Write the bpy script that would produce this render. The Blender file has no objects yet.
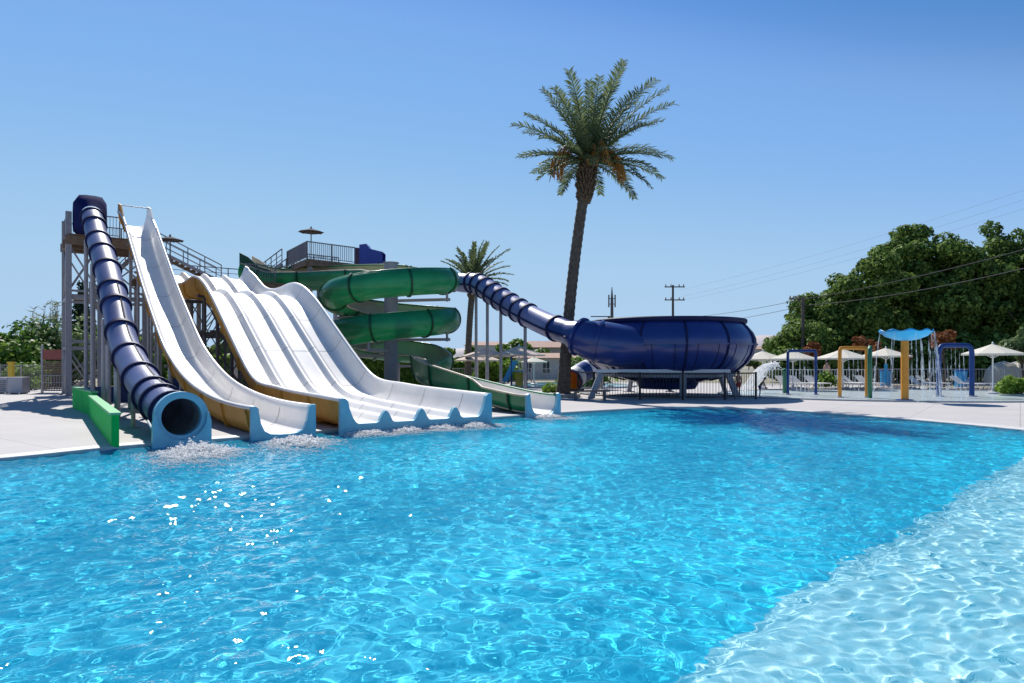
import bpy, bmesh, math, random
import numpy as np
from mathutils import Vector, Matrix
R = math.radians
PI = math.pi
rnd = random.Random(7)
rng = np.random.default_rng(11)
sc = bpy.context.scene
col = sc.collection

# ------------------------------------------------------------------ camera
EYE, F, HY = 1.8, 683.0, 360.0
cam = bpy.data.cameras.new('camera')
co = bpy.data.objects.new('camera', cam)
col.objects.link(co)
co.location = (0, 0, EYE)
co.rotation_euler = (R(90), 0, 0)
cam.sensor_width = 36
cam.lens = 24
cam.shift_y = 18.5 / 1024
cam.clip_end = 6000
sc.camera = co


def at(px, py, Y):
    """a point of the photograph at distance Y"""
    return Vector(((px - 512) / F * Y, Y, EYE - (py - HY) / F * Y))


def gx(px, Y):
    return (px - 512) / F * Y


# ------------------------------------------------------------------ light
EL, AZ = 45.0, -19.5
w = bpy.data.worlds.new('World')
sc.world = w
w.use_nodes = True
nt = w.node_tree
sky = nt.nodes.new('ShaderNodeTexSky')
sky.sky_type = 'NISHITA'
sky.sun_disc = False
sky.sun_elevation = R(EL)
sky.sun_rotation = R(AZ)
sky.dust_density = 0
sky.ozone_density = 6


def vmul(tree, col_out, v):
    m = tree.nodes.new('ShaderNodeMix')
    m.data_type = 'RGBA'
    m.blend_type = 'MULTIPLY'
    m.inputs[0].default_value = 1
    m.inputs[7].default_value = (*v, 1)
    tree.links.new(col_out, m.inputs[6])
    return m.outputs[2]


K = .13
c1 = vmul(nt, sky.outputs[0], (.75 * K, .88 * K, K))
cv = nt.nodes.new('ShaderNodeRGBCurve')
cv.mapping.clip_max_x = 2
cv.mapping.clip_max_y = 2
for ch, pts in enumerate((((0, 0), (.13, .095), (.155, .195), (.18, .225), (.32, .375), (.6, .43), (1.6, .46)),
                          ((0, 0), (.3, .28), (.36, .415), (.42, .465), (.66, .60), (1, .625), (1.9, .64)),
                          ((0, 0), (.69, .66), (.8, .82), (.95, .85), (1.3, .85), (2, .855)))):
    c = cv.mapping.curves[ch]
    c.points[0].location = pts[0]
    c.points[-1].location = pts[-1]
    cv.mapping.update()
    for p in pts[1:-1]:
        c.points.new(*p)
for c in cv.mapping.curves:
    for p in c.points:
        p.handle_type = 'AUTO_CLAMPED'
cv.mapping.update()
nt.links.new(c1, cv.inputs['Color'])
EXPO = .42
c2 = vmul(nt, cv.outputs[0], (10 / 2 ** EXPO,) * 3)
bg = nt.nodes['Background']
nt.links.new(c2, bg.inputs[0])
bg.inputs[1].default_value = .1

sl = bpy.data.lights.new('sun', 'SUN')
sl.energy = 4.8
sl.angle = R(.53)
sl.color = (1, .955, .89)
so = bpy.data.objects.new('sun', sl)
col.objects.link(so)
sd = Vector((math.sin(R(AZ)) * math.cos(R(EL)), math.cos(R(AZ)) * math.cos(R(EL)), math.sin(R(EL))))
so.rotation_euler = sd.to_track_quat('Z', 'Y').to_euler()
sl.cycles.is_caustics_light = True


# ------------------------------------------------------------------ materials
def mat(name, c, rough=.5, var=0, scale=3, bump=0, bscale=20, coat=0, metal=0, c2=None, trans=0, spec=.5, ramp=(.35, .65)):
    """Principled with a noise mottling between c and c2 (or c*(1-var)), optional noise bump, optional translucency"""
    m = bpy.data.materials.new(name)
    m.use_nodes = True
    t = m.node_tree
    b = t.nodes['Principled BSDF']
    b.inputs['Base Color'].default_value = (*c, 1)
    b.inputs['Roughness'].default_value = rough
    b.inputs['Metallic'].default_value = metal
    b.inputs['Specular IOR Level'].default_value = spec
    if coat:
        b.inputs['Coat Weight'].default_value = coat
        b.inputs['Coat Roughness'].default_value = .12
    tc = t.nodes.new('ShaderNodeTexCoord')
    colout = None
    if var or c2:
        n = t.nodes.new('ShaderNodeTexNoise')
        n.inputs['Scale'].default_value = scale
        n.inputs['Detail'].default_value = 6
        n.inputs['Roughness'].default_value = .65
        t.links.new(tc.outputs['Object'], n.inputs['Vector'])
        r = t.nodes.new('ShaderNodeValToRGB')
        r.color_ramp.elements[0].position = ramp[0]
        r.color_ramp.elements[1].position = ramp[1]
        k2 = c2 or tuple(x * (1 - var) for x in c)
        r.color_ramp.elements[0].color = (*k2, 1)
        r.color_ramp.elements[1].color = (*c, 1)
        t.links.new(n.outputs['Fac'], r.inputs['Fac'])
        t.links.new(r.outputs['Color'], b.inputs['Base Color'])
        colout = r.outputs['Color']
    if bump:
        n2 = t.nodes.new('ShaderNodeTexNoise')
        n2.inputs['Scale'].default_value = bscale
        n2.inputs['Detail'].default_value = 5
        t.links.new(tc.outputs['Object'], n2.inputs['Vector'])
        bp = t.nodes.new('ShaderNodeBump')
        bp.inputs['Strength'].default_value = bump
        bp.inputs['Distance'].default_value = .05
        t.links.new(n2.outputs['Fac'], bp.inputs['Height'])
        t.links.new(bp.outputs['Normal'], b.inputs['Normal'])
    if trans:
        tr = t.nodes.new('ShaderNodeBsdfTranslucent')
        tr.inputs['Color'].default_value = (*c, 1)
        if colout:
            t.links.new(colout, tr.inputs['Color'])
        mx = t.nodes.new('ShaderNodeMixShader')
        mx.inputs[0].default_value = trans
        out = t.nodes['Material Output']
        t.links.new(b.outputs[0], mx.inputs[1])
        t.links.new(tr.outputs[0], mx.inputs[2])
        t.links.new(mx.outputs[0], out.inputs[0])
    return m


def leafmat(name, dark, light, trans=.3, rough=.55):
    """every leaf has its own tone (random per island)"""
    m = bpy.data.materials.new(name)
    m.use_nodes = True
    t = m.node_tree
    b = t.nodes['Principled BSDF']
    b.inputs['Roughness'].default_value = rough
    b.inputs['Specular IOR Level'].default_value = .15
    g = t.nodes.new('ShaderNodeNewGeometry')
    r = t.nodes.new('ShaderNodeValToRGB')
    r.color_ramp.elements[0].color = (*dark, 1)
    r.color_ramp.elements[1].color = (*light, 1)
    t.links.new(g.outputs['Random Per Island'], r.inputs['Fac'])
    t.links.new(r.outputs[0], b.inputs['Base Color'])
    tr = t.nodes.new('ShaderNodeBsdfTranslucent')
    t.links.new(r.outputs[0], tr.inputs['Color'])
    mx = t.nodes.new('ShaderNodeMixShader')
    mx.inputs[0].default_value = trans
    t.links.new(b.outputs[0], mx.inputs[1])
    t.links.new(tr.outputs[0], mx.inputs[2])
    t.links.new(mx.outputs[0], t.nodes['Material Output'].inputs[0])
    return m


M = {}
M['deck'] = mat('deck concrete', (.50, .475, .465), .8, scale=.35, c2=(.43, .41, .40), bump=.15, bscale=60, ramp=(.3, .7), spec=.2)
M['coping'] = mat('coping stone', (.55, .53, .52), .6, var=.12, scale=2, bump=.1, bscale=40)
M['earth'] = mat('dry earth', (.30, .25, .19), .9, c2=(.16, .17, .09), scale=.15, bump=.3, bscale=4)
M['hill'] = mat('haze paled dry hills', (.50, .44, .44), .9, c2=(.40, .37, .36), scale=.01)  # distance haze is put into this pale pinkish rock colour
M['pad'] = mat('wet splash pad', (.52, .60, .62), .22, var=.15, scale=.8)
M['pad_kerb'] = mat('pad kerb', (.45, .45, .44), .6, var=.1)
M['wading'] = mat('wading pool water', (.20, .50, .60), .06, var=.15, scale=1)
M['white'] = mat('white fibreglass', (.82, .79, .745), .36, scale=1.3, c2=(.74, .71, .67), coat=.2, ramp=(.3, .6))
M['joint'] = mat('grimy joint sealant', (.42, .40, .37), .7, var=.3)
M['gold'] = mat('golden raw fibreglass', (.82, .50, .12), .5, scale=2.5, c2=(.68, .38, .07), trans=.42, ramp=(.3, .7))
M['lip'] = mat('light blue gelcoat', (.25, .53, .65), .45, scale=3, c2=(.19, .45, .57))
M['navy'] = mat('navy fibreglass', (.016, .040, .205), .34, scale=1.2, c2=(.012, .030, .16), coat=.4)
M['navy_dark'] = mat('dark navy flange', (.010, .015, .075), .6, var=.2, spec=.25)
M['tubeblue'] = mat('faded blue fibreglass', (.115, .145, .33), .45, scale=1.6, c2=(.08, .105, .27), coat=.12, trans=.22)
M['green'] = mat('green fibreglass', (.015, .30, .125), .36, scale=1.5, c2=(.011, .24, .10), coat=.3, trans=.34)
M['green_dark'] = mat('dark green flange', (.005, .07, .03), .45, var=.2)
M['cream'] = mat('cream fibreglass lining', (.74, .66, .52), .4, scale=1.6, c2=(.64, .57, .45), trans=.34)
M['wallgreen'] = mat('bright green paint', (.01, .55, .10), .7, spec=.1, scale=2.5, c2=(.008, .44, .08))
M['wallcap'] = mat('pale green cap', (.26, .56, .30), .7, var=.1, spec=.1)
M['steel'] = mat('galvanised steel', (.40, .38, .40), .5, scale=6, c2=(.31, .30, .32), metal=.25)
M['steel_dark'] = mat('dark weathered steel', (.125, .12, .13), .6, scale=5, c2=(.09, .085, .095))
M['timber'] = mat('weathered timber', (.27, .18, .125), .8, scale=5, c2=(.18, .12, .08), bump=.2)
M['rail'] = mat('grey painted rail', (.20, .19, .22), .5, var=.2)
M['black'] = mat('black metal', (.02, .02, .025), .5, var=.2)
M['col'] = mat('grey painted column', (.27, .30, .36), .5, scale=2, c2=(.21, .24, .29))
M['canvas'] = mat('cream canvas', (.72, .68, .58), .85, var=.08, scale=4, trans=.25)
M['canvas_pink'] = mat('pinkish canvas', (.70, .56, .47), .85, var=.1, scale=4, trans=.25)
M['canvas_grey'] = mat('weathered thatch', (.08, .08, .09), .9, var=.3, scale=8, spec=.1)
M['alu'] = mat('white aluminium', (.70, .70, .70), .4, var=.08)
M['orange'] = mat('orange paint', (.70, .30, .025), .4, scale=3, c2=(.60, .24, .02))
M['blue'] = mat('blue paint', (.012, .055, .22), .45, scale=3, c2=(.01, .042, .17), spec=.3)
M['azure'] = mat('azure fibreglass', (.03, .38, .72), .35, scale=2, c2=(.025, .33, .64), trans=.25)
M['dkgreen'] = mat('dark green paint', (.02, .15, .08), .45, var=.15)
M['bark'] = mat('palm bark', (.15, .115, .09), .9, scale=7, c2=(.065, .05, .04), bump=.9, bscale=14)
M['boot'] = mat('palm leaf boots', (.16, .105, .06), .9, scale=9, c2=(.06, .04, .025), bump=.9, bscale=12)
M['stalk'] = mat('orange date stalks', (.52, .25, .05), .7, scale=6, c2=(.36, .16, .03), trans=.2)
M['wood'] = mat('tree bark', (.12, .09, .07), .9, scale=4, c2=(.07, .05, .04), bump=.5)
M['frond'] = leafmat('palm leaflets', (.05, .078, .036), (.21, .26, .12), .36)
M['ficus'] = leafmat('dense tree leaves', (.028, .075, .014), (.25, .36, .08), .3, rough=.7)
M['ficus2'] = leafmat('lighter tree leaves', (.07, .13, .05), (.22, .29, .12), .34)
M['hedge'] = leafmat('hedge leaves', (.04, .11, .018), (.22, .36, .055), .36)
M['bushlight'] = leafmat('light bush leaves', (.08, .18, .02), (.28, .42, .06), .36)
M['cypress'] = leafmat('cypress leaves', (.014, .03, .014), (.04, .065, .028), .15)
M['rust'] = leafmat('dry orange leaves', (.17, .06, .025), (.36, .15, .06), .3)
M['reed'] = leafmat('reed leaves', (.12, .14, .05), (.30, .28, .12), .3)
M['terracotta'] = mat('terracotta tiles', (.40, .25, .19), .85, scale=3, c2=(.30, .18, .14))
M['plaster'] = mat('pale plaster', (.55, .46, .42), .85, var=.12, scale=.8)
M['plaster_w'] = mat('white plaster', (.62, .60, .57), .85, var=.1, scale=.8)
M['glass'] = mat('window glass', (.04, .05, .06), .08)
M['shutter'] = mat('grey shutters', (.20, .21, .23), .6)
M['yellow'] = mat('yellow paint', (.62, .42, .03), .5, var=.15)
M['box'] = mat('grey plastic box', (.42, .42, .46), .6, var=.1)
M['brick'] = mat('red tiles panel', (.36, .10, .08), .7, scale=6, c2=(.25, .07, .06))
M['bluewall'] = mat('blue painted wall', (.02, .06, .22), .55, var=.2, scale=1.5)
M['skin'] = mat('tanned skin', (.38, .19, .11), .5)
M['skin2'] = mat('pale skin', (.52, .32, .23), .5)
M['hair'] = mat('dark hair', (.02, .013, .01), .6)
M['red'] = mat('red fabric', (.45, .04, .03), .8)
M['bluefab'] = mat('blue fabric', (.03, .07, .25), .8)
M['pole'] = mat('grey timber pole', (.13, .11, .095), .85, var=.3, scale=6)
M['wire'] = mat('black cable', (.055, .055, .06), .8, spec=.25)
M['pot'] = mat('porcelain', (.35, .25, .2), .4)
M['rock'] = mat('planter stone', (.40, .37, .34), .9, c2=(.25, .23, .21), scale=2, bump=.5, bscale=6)
M['lounger'] = mat('white lounger mesh', (.68, .67, .66), .6, var=.1)


def watermat():
    m = bpy.data.materials.new('pool water')
    m.use_nodes = True
    n = m.node_tree
    n.nodes.clear()
    o = n.nodes.new('ShaderNodeOutputMaterial')
    rf = n.nodes.new('ShaderNodeBsdfRefraction')
    rf.inputs['IOR'].default_value = 1.33
    rf.inputs['Roughness'].default_value = 0
    rf.inputs['Color'].default_value = (.82, .985, 1, 1)
    gs = n.nodes.new('ShaderNodeBsdfGlossy')
    gs.inputs['Roughness'].default_value = .04
    fr = n.nodes.new('ShaderNodeFresnel')
    fr.inputs[0].default_value = 1.33
    mu = n.nodes.new('ShaderNodeMath')
    mu.operation = 'MULTIPLY'
    mu.inputs[1].default_value = .58
    mx = n.nodes.new('ShaderNodeMixShader')
    n.links.new(fr.outputs[0], mu.inputs[0])
    n.links.new(mu.outputs[0], mx.inputs[0])
    n.links.new(rf.outputs[0], mx.inputs[1])
    n.links.new(gs.outputs[0], mx.inputs[2])
    tc = n.nodes.new('ShaderNodeTexCoord')
    nz = n.nodes.new('ShaderNodeTexNoise')
    nz.inputs['Scale'].default_value = 11
    nz.inputs['Detail'].default_value = 3
    bp = n.nodes.new('ShaderNodeBump')
    bp.inputs['Strength'].default_value = 1
    bp.inputs['Distance'].default_value = .007
    n.links.new(tc.outputs['Object'], nz.inputs['Vector'])
    n.links.new(nz.outputs['Fac'], bp.inputs['Height'])
    for q in (gs, fr):
        n.links.new(bp.outputs['Normal'], q.inputs['Normal'])
    # fine bubbles and turbidity in the churned water scatter some of the sunlight
    df = n.nodes.new('ShaderNodeBsdfDiffuse')
    df.inputs['Color'].default_value = (.03, .64, .96, 1)
    m2 = n.nodes.new('ShaderNodeMixShader')
    m2.inputs[0].default_value = .26
    n.links.new(rf.outputs[0], m2.inputs[1])
    n.links.new(df.outputs[0], m2.inputs[2])
    n.links.new(m2.outputs[0], mx.inputs[1])
    n.links.new(mx.outputs[0], o.inputs[0])
    return m


M['water'] = watermat()


def tilemat(name, c, c2, size=.3):
    """small square tiles with slightly paler joints and tonal spread"""
    m = bpy.data.materials.new(name)
    m.use_nodes = True
    t = m.node_tree
    b = t.nodes['Principled BSDF']
    b.inputs['Roughness'].default_value = .5
    tc = t.nodes.new('ShaderNodeTexCoord')
    br = t.nodes.new('ShaderNodeTexBrick')
    br.offset = 0
    br.inputs['Color1'].default_value = (*c, 1)
    br.inputs['Color2'].default_value = (*c2, 1)
    br.inputs['Mortar'].default_value = (*[min(1, x * .9 + .06) for x in c], 1)
    br.inputs['Scale'].default_value = 1 / size
    br.inputs['Mortar Size'].default_value = .02
    br.inputs['Brick Width'].default_value = 1
    br.inputs['Row Height'].default_value = 1
    t.links.new(tc.outputs['Object'], br.inputs['Vector'])
    t.links.new(br.outputs['Color'], b.inputs['Base Color'])
    return m


M['floor_blue'] = tilemat('blue pool tiles', (.012, .73, .93), (.010, .68, .90))
M['floor_pale'] = tilemat('pale pool tiles', (.80, .79, .77), (.74, .73, .71))
M['pool_wall'] = tilemat('dark blue pool tiles', (.01, .16, .42), (.01, .12, .35), .15)


_t = M['deck'].node_tree
_b = _t.nodes['Principled BSDF']
_src = _b.inputs['Base Color'].links[0].from_socket
_br = _t.nodes.new('ShaderNodeTexBrick')
_br.offset = 0
_br.inputs['Color1'].default_value = (1, 1, 1, 1)
_br.inputs['Color2'].default_value = (.955, .955, .96, 1)
_br.inputs['Mortar'].default_value = (.74, .73, .72, 1)
_br.inputs['Scale'].default_value = .36
_br.inputs['Mortar Size'].default_value = .006
_br.inputs['Brick Width'].default_value = 1
_br.inputs['Row Height'].default_value = 1
_mp = _t.nodes.new('ShaderNodeMapping')
_mp.inputs['Rotation'].default_value = (0, 0, .64)
_tc = _t.nodes.new('ShaderNodeTexCoord')
_t.links.new(_tc.outputs['Object'], _mp.inputs['Vector'])
_t.links.new(_mp.outputs[0], _br.inputs['Vector'])
_m = _t.nodes.new('ShaderNodeMix')
_m.data_type = 'RGBA'
_m.blend_type = 'MULTIPLY'
_m.inputs[0].default_value = 1
_t.links.new(_src, _m.inputs[6])
_t.links.new(_br.outputs['Color'], _m.inputs[7])
_t.links.new(_m.outputs[2], _b.inputs['Base Color'])


def foammat():
    m = mat('white water foam', (.98, .98, .98), .7, trans=.6, spec=.1)
    return m


M['foam'] = foammat()


def sheetmat():
    """thin falling water: mostly see-through, white streaks"""
    m = bpy.data.materials.new('falling water')
    m.use_nodes = True
    t = m.node_tree
    b = t.nodes['Principled BSDF']
    b.inputs['Base Color'].default_value = (.85, .9, .93, 1)
    b.inputs['Roughness'].default_value = .3
    tc = t.nodes.new('ShaderNodeTexCoord')
    mp = t.nodes.new('ShaderNodeMapping')
    mp.inputs['Scale'].default_value = (14, 14, 2.0)
    n = t.nodes.new('ShaderNodeTexNoise')
    n.inputs['Scale'].default_value = 1
    n.inputs['Detail'].default_value = 4
    r = t.nodes.new('ShaderNodeValToRGB')
    r.color_ramp.elements[0].position = .42
    r.color_ramp.elements[1].position = .62
    r.color_ramp.elements[0].color = (.02, .02, .02, 1)
    r.color_ramp.elements[1].color = (.42, .42, .42, 1)
    t.links.new(tc.outputs['Object'], mp.inputs['Vector'])
    t.links.new(mp.outputs[0], n.inputs['Vector'])
    t.links.new(n.outputs['Fac'], r.inputs['Fac'])
    t.links.new(r.outputs[0], b.inputs['Alpha'])
    return m


M['jet'] = sheetmat()


# ------------------------------------------------------------------ helpers
ORG = {}          # world origin of every object made here


def tag(o, label=None, cat=None, group=None, kind=None):
    if label:
        o['label'] = label
    if cat:
        o['category'] = cat
    if group:
        o['group'] = group
    if kind:
        o['kind'] = kind
    return o


def empty(name, loc, label, cat, group=None):
    o = bpy.data.objects.new(name, None)
    o.empty_display_size = .3
    col.objects.link(o)
    o.location = loc
    ORG[o.name] = Vector(loc)
    return tag(o, label, cat, group)


def copy_tree(o, parent=None):
    c = o.copy()
    col.objects.link(c)
    if parent:
        c.parent = parent
    for ch in [x for x in bpy.data.objects if x.parent == o]:
        copy_tree(ch, c)
    return c


class MB:
    """collects shapes (world coordinates) and links them as one mesh object"""

    def __init__(s):
        s.v, s.f, s.mi = [], [], []

    def add(s, vs, fs, mi=0):
        b = len(s.v)
        s.v.extend([tuple(p) for p in vs])
        s.f.extend([tuple(b + i for i in f) for f in fs])
        s.mi.extend([mi] * len(fs))
        return s

    def box(s, c, size, rz=0, mi=0):
        x, y, z = [k / 2 for k in size]
        m = Matrix.Rotation(rz, 3, 'Z')
        vs = [Vector(c) + m @ Vector((a, b, d)) for d in (-z, z) for a, b in ((-x, -y), (x, -y), (x, y), (-x, y))]
        return s.add(vs, [(3, 2, 1, 0), (4, 5, 6, 7), (0, 1, 5, 4), (1, 2, 6, 5), (2, 3, 7, 6), (3, 0, 4, 7)], mi)

    def bar(s, p, q, wd, n=4, w2=None, mi=0):
        """beam / round bar from p to q"""
        p, q = Vector(p), Vector(q)
        t = (q - p)
        if t.length < 1e-6:
            return s
        t.normalize()
        up = Vector((0, 0, 1)) if abs(t.z) < .95 else Vector((.6, -.8, 0))
        a = t.cross(up).normalized()
        b = a.cross(t).normalized()
        r1, r2 = wd / 2, (w2 or wd) / 2
        if n == 4:
            r1, r2 = r1 * 1.414, r2 * 1.414
        o = PI / 4 if n == 4 else 0
        vs = []
        for c, r in ((p, r1), (q, r2)):
            for k in range(n):
                an = 2 * PI * k / n + o
                vs.append(c + a * math.cos(an) * r + b * math.sin(an) * r)
        fs = [(k, (k + 1) % n, n + (k + 1) % n, n + k) for k in range(n)] + [tuple(range(n - 1, -1, -1)), tuple(range(n, 2 * n))]
        return s.add(vs, fs, mi)

    def tube(s, path, r, n=12, cap=True, mi=0):
        """round tube along a path; r a number or list"""
        path = [Vector(p) for p in path]
        N = len(path)
        rs = r if isinstance(r, (list, tuple, np.ndarray)) else [r] * N
        vs = []
        prev = None
        for i, p in enumerate(path):
            t = (path[min(i + 1, N - 1)] - path[max(i - 1, 0)]).normalized()
            if prev is None:
                up = Vector((0, 0, 1)) if abs(t.z) < .95 else Vector((1, 0, 0))
                a = t.cross(up).normalized()
            else:
                a = (prev - t * prev.dot(t)).normalized()
            prev = a
            b = t.cross(a).normalized()
            for k in range(n):
                an = 2 * PI * k / n
                vs.append(p + (a * math.cos(an) + b * math.sin(an)) * rs[i])
        fs = []
        for i in range(N - 1):
            for k in range(n):
                k2 = (k + 1) % n
                fs.append((i * n + k, i * n + k2, (i + 1) * n + k2, (i + 1) * n + k))
        if cap:
            fs.append(tuple(range(n - 1, -1, -1)))
            fs.append(tuple((N - 1) * n + k for k in range(n)))
        return s.add(vs, fs, mi)

    def lathe(s, c, prof, n=32, a0=0, a1=2 * PI, mi=0):
        c = Vector(c)
        full = abs(a1 - a0 - 2 * PI) < 1e-6
        m = n if full else n + 1
        vs = []
        for r, z in prof:
            for k in range(m):
                an = a0 + (a1 - a0) * k / n
                vs.append(c + Vector((r * math.cos(an), r * math.sin(an), z)))
        fs = []
        for i in range(len(prof) - 1):
            for k in range(n):
                k2 = (k + 1) % m
                fs.append((i * m + k, i * m + k2, (i + 1) * m + k2, (i + 1) * m + k))
        return s.add(vs, fs, mi)

    def sweep(s, path, prof, closed=False, up=Vector((0, 0, 1)), cap=False, mi=0):
        """profile [(across, up)] carried along the path; across is to the left of travel seen from above"""
        path = [Vector(p) for p in path]
        N = len(path)
        n = len(prof(0)) if callable(prof) else len(prof)
        vs = []
        for i, p in enumerate(path):
            t = (path[min(i + 1, N - 1)] - path[max(i - 1, 0)]).normalized()
            a = up.cross(t).normalized()
            b = t.cross(a).normalized()
            pr = prof(i) if callable(prof) else prof
            for x, z in pr:
                vs.append(p + a * x + b * z)
        fs = []
        m = n if closed else n - 1
        for i in range(N - 1):
            for k in range(m):
                k2 = (k + 1) % n
                fs.append((i * n + k, (i + 1) * n + k, (i + 1) * n + k2, i * n + k2))
        if cap and closed:
            fs.append(tuple(range(n)))
            fs.append(tuple((N - 1) * n + k for k in range(n - 1, -1, -1)))
        return s.add(vs, fs, mi)

    def build(s, name, material, parent=None, smooth=False, auto=None):
        og = ORG.get(parent.name, Vector((0, 0, 0))) if parent else Vector((0, 0, 0))
        me = bpy.data.meshes.new(name)
        me.from_pydata([tuple(Vector(v) - og) for v in s.v], [], s.f)
        for m in (material if isinstance(material, (list, tuple)) else [material]):
            me.materials.append(m)
        if len(set(s.mi)) > 1:
            me.polygons.foreach_set('material_index', s.mi)
        if smooth:
            me.polygons.foreach_set('use_smooth', [True] * len(me.polygons))
            if auto:
                me.set_sharp_from_angle(angle=R(auto))
        me.update()
        o = bpy.data.objects.new(name, me)
        col.objects.link(o)
        if parent:
            o.parent = parent
        ORG[o.name] = og
        return o


def npmesh(name, v, f, material, parent=None, smooth=False):
    """fast mesh from numpy arrays (quads)"""
    og = ORG.get(parent.name, Vector((0, 0, 0))) if parent else Vector((0, 0, 0))
    v = (np.asarray(v, dtype=np.float64) - np.array(og)).astype('f')
    f = np.asarray(f, dtype='i')
    me = bpy.data.meshes.new(name)
    me.vertices.add(len(v))
    me.vertices.foreach_set('co', v.ravel())
    k = f.shape[1]
    me.loops.add(f.size)
    me.loops.foreach_set('vertex_index', f.ravel())
    me.polygons.add(len(f))
    me.polygons.foreach_set('loop_start', np.arange(0, f.size, k, dtype='i'))
    if smooth:
        me.polygons.foreach_set('use_smooth', np.ones(len(f), dtype=bool))
    me.update(calc_edges=True)
    me.materials.append(material)
    o = bpy.data.objects.new(name, me)
    col.objects.link(o)
    if parent:
        o.parent = parent
    ORG[o.name] = og
    return o


def catmull(pts, n=8, closed=False):
    """smooth path through points"""
    P = [Vector(p) for p in pts]
    out = []
    N = len(P)
    for i in range(N if closed else N - 1):
        p0 = P[(i - 1) % N] if closed or i > 0 else P[0] * 2 - P[1]
        p1, p2 = P[i], P[(i + 1) % N]
        p3 = P[(i + 2) % N] if closed or i + 2 < N else P[-1] * 2 - P[-2]
        for k in range(n):
            t = k / n
            out.append(.5 * ((2 * p1) + (p2 - p0) * t + (2 * p0 - 5 * p1 + 4 * p2 - p3) * t * t + (3 * p1 - p0 - 3 * p2 + p3) * t ** 3))
    if not closed:
        out.append(P[-1])
    return out


def interp(xs, ys, x):
    """smoothed interpolation of a profile table"""
    xs, ys = np.array(xs, float), np.array(ys, float)
    d = np.gradient(ys, xs)
    x = np.clip(np.asarray(x, float), xs[0], xs[-1])
    i = np.clip(np.searchsorted(xs, x, 'right') - 1, 0, len(xs) - 2)
    h = xs[i + 1] - xs[i]
    t = (x - xs[i]) / h
    return ((2 * t**3 - 3 * t**2 + 1) * ys[i] + (t**3 - 2 * t**2 + t) * h * d[i] + (-2 * t**3 + 3 * t**2) * ys[i + 1] + (t**3 - t**2) * h * d[i + 1])


# ------------------------------------------------------------------ vegetation
def leaf_cards(centres, radii, n, size, flat=.0, rs=rng, aspect=1.6, shell=.55):
    """n leaf-shaped quads spread through blobs; returns verts, faces"""
    centres = np.asarray(centres, float)
    radii = np.asarray(radii, float)
    if radii.ndim == 1:
        radii = np.repeat(radii[:, None], 3, 1)
    wts = (radii.prod(1)) ** (2 / 3)
    idx = rs.choice(len(centres), n, p=wts / wts.sum())
    d = rs.normal(size=(n, 3))
    d /= np.linalg.norm(d, axis=1)[:, None]
    rad = shell + (1.08 - shell) * rs.random(n) ** .6
    p = centres[idx] + d * radii[idx] * rad[:, None]
    nrm = d + rs.normal(scale=.55, size=(n, 3)) + np.array([0, 0, .35])
    nrm /= np.linalg.norm(nrm, axis=1)[:, None]
    t = np.cross(nrm, rs.normal(size=(n, 3)))
    t /= np.linalg.norm(t, axis=1)[:, None]
    b = np.cross(nrm, t)
    sz = size * (.6 + .8 * rs.random(n))[:, None]
    v = np.stack([p - t * sz * aspect * .5, p + b * sz * .5 + nrm * sz * .12, p + t * sz * aspect * .5, p - b * sz * .5 + nrm * sz * .12], 1).reshape(-1, 3)
    f = np.arange(n * 4).reshape(-1, 4)
    return v, f


def blobs(base, rx, ry, z0, z1, k, rmin, rmax, rs, power=1.0):
    """clump centres filling an ellipsoid crown"""
    cs, rr = [], []
    zc, rz = (z0 + z1) / 2, (z1 - z0) / 2
    for i in range(k):
        d = rs.normal(size=3)
        d /= np.linalg.norm(d)
        q = .35 + .6 * rs.random() ** .5
        if rs.random() < .10 and d[2] > -.2:
            q = 1.08
        r = rmin + (rmax - rmin) * rs.random()
        c = np.array([base[0] + d[0] * q * (rx - r * .6), base[1] + d[1] * q * (ry - r * .6), zc + d[2] * q * (rz - r * .5)])
        cs.append(c)
        rr.append([r, r, r * .8])
    return cs, rr


def tree(name, x, y, rx, ry, z0, z1, n, leaf, m, label, cat='tree', group=None, k=26, trunk_r=.22, rs=None, rmin=None, rmax=None, lean=0):
    rs = rs or np.random.default_rng(int(abs(x * 37 + y * 91)) + 5)
    o = empty(name, (x, y, 0), label, cat, group)
    s = min(rx, (z1 - z0) / 2)
    cs, rr = blobs((x, y), rx, ry, z0, z1, k, rmin or s * .28, rmax or s * .52, rs)
    v, f = leaf_cards(cs, rr, n, leaf, rs=rs)
    npmesh('crown', v, f, m, o)
    b = MB()
    top = z0 + (z1 - z0) * .55
    b.tube(catmull([(x, y, -.1), (x + .1, y, z0 * .5), (x + lean * .5, y + .1, z0 + .2 * (z1 - z0)), (x + lean, y, top)], 4), list(np.linspace(trunk_r, trunk_r * .4, 13)), 8)
    for i in range(5):
        c = cs[i * 3 % len(cs)]
        zz = z0 * .7 + (top - z0 * .7) * .2 * i
        b.tube(catmull([(x + lean * .3, y, zz), (x + (c[0] - x) * .5, y + (c[1] - y) * .5, zz + (c[2] - zz) * .45), tuple(c)], 4), list(np.linspace(trunk_r * .5, trunk_r * .12, 9)), 6)
    b.build('trunk', M['wood'], o, smooth=True)
    return o


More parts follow.
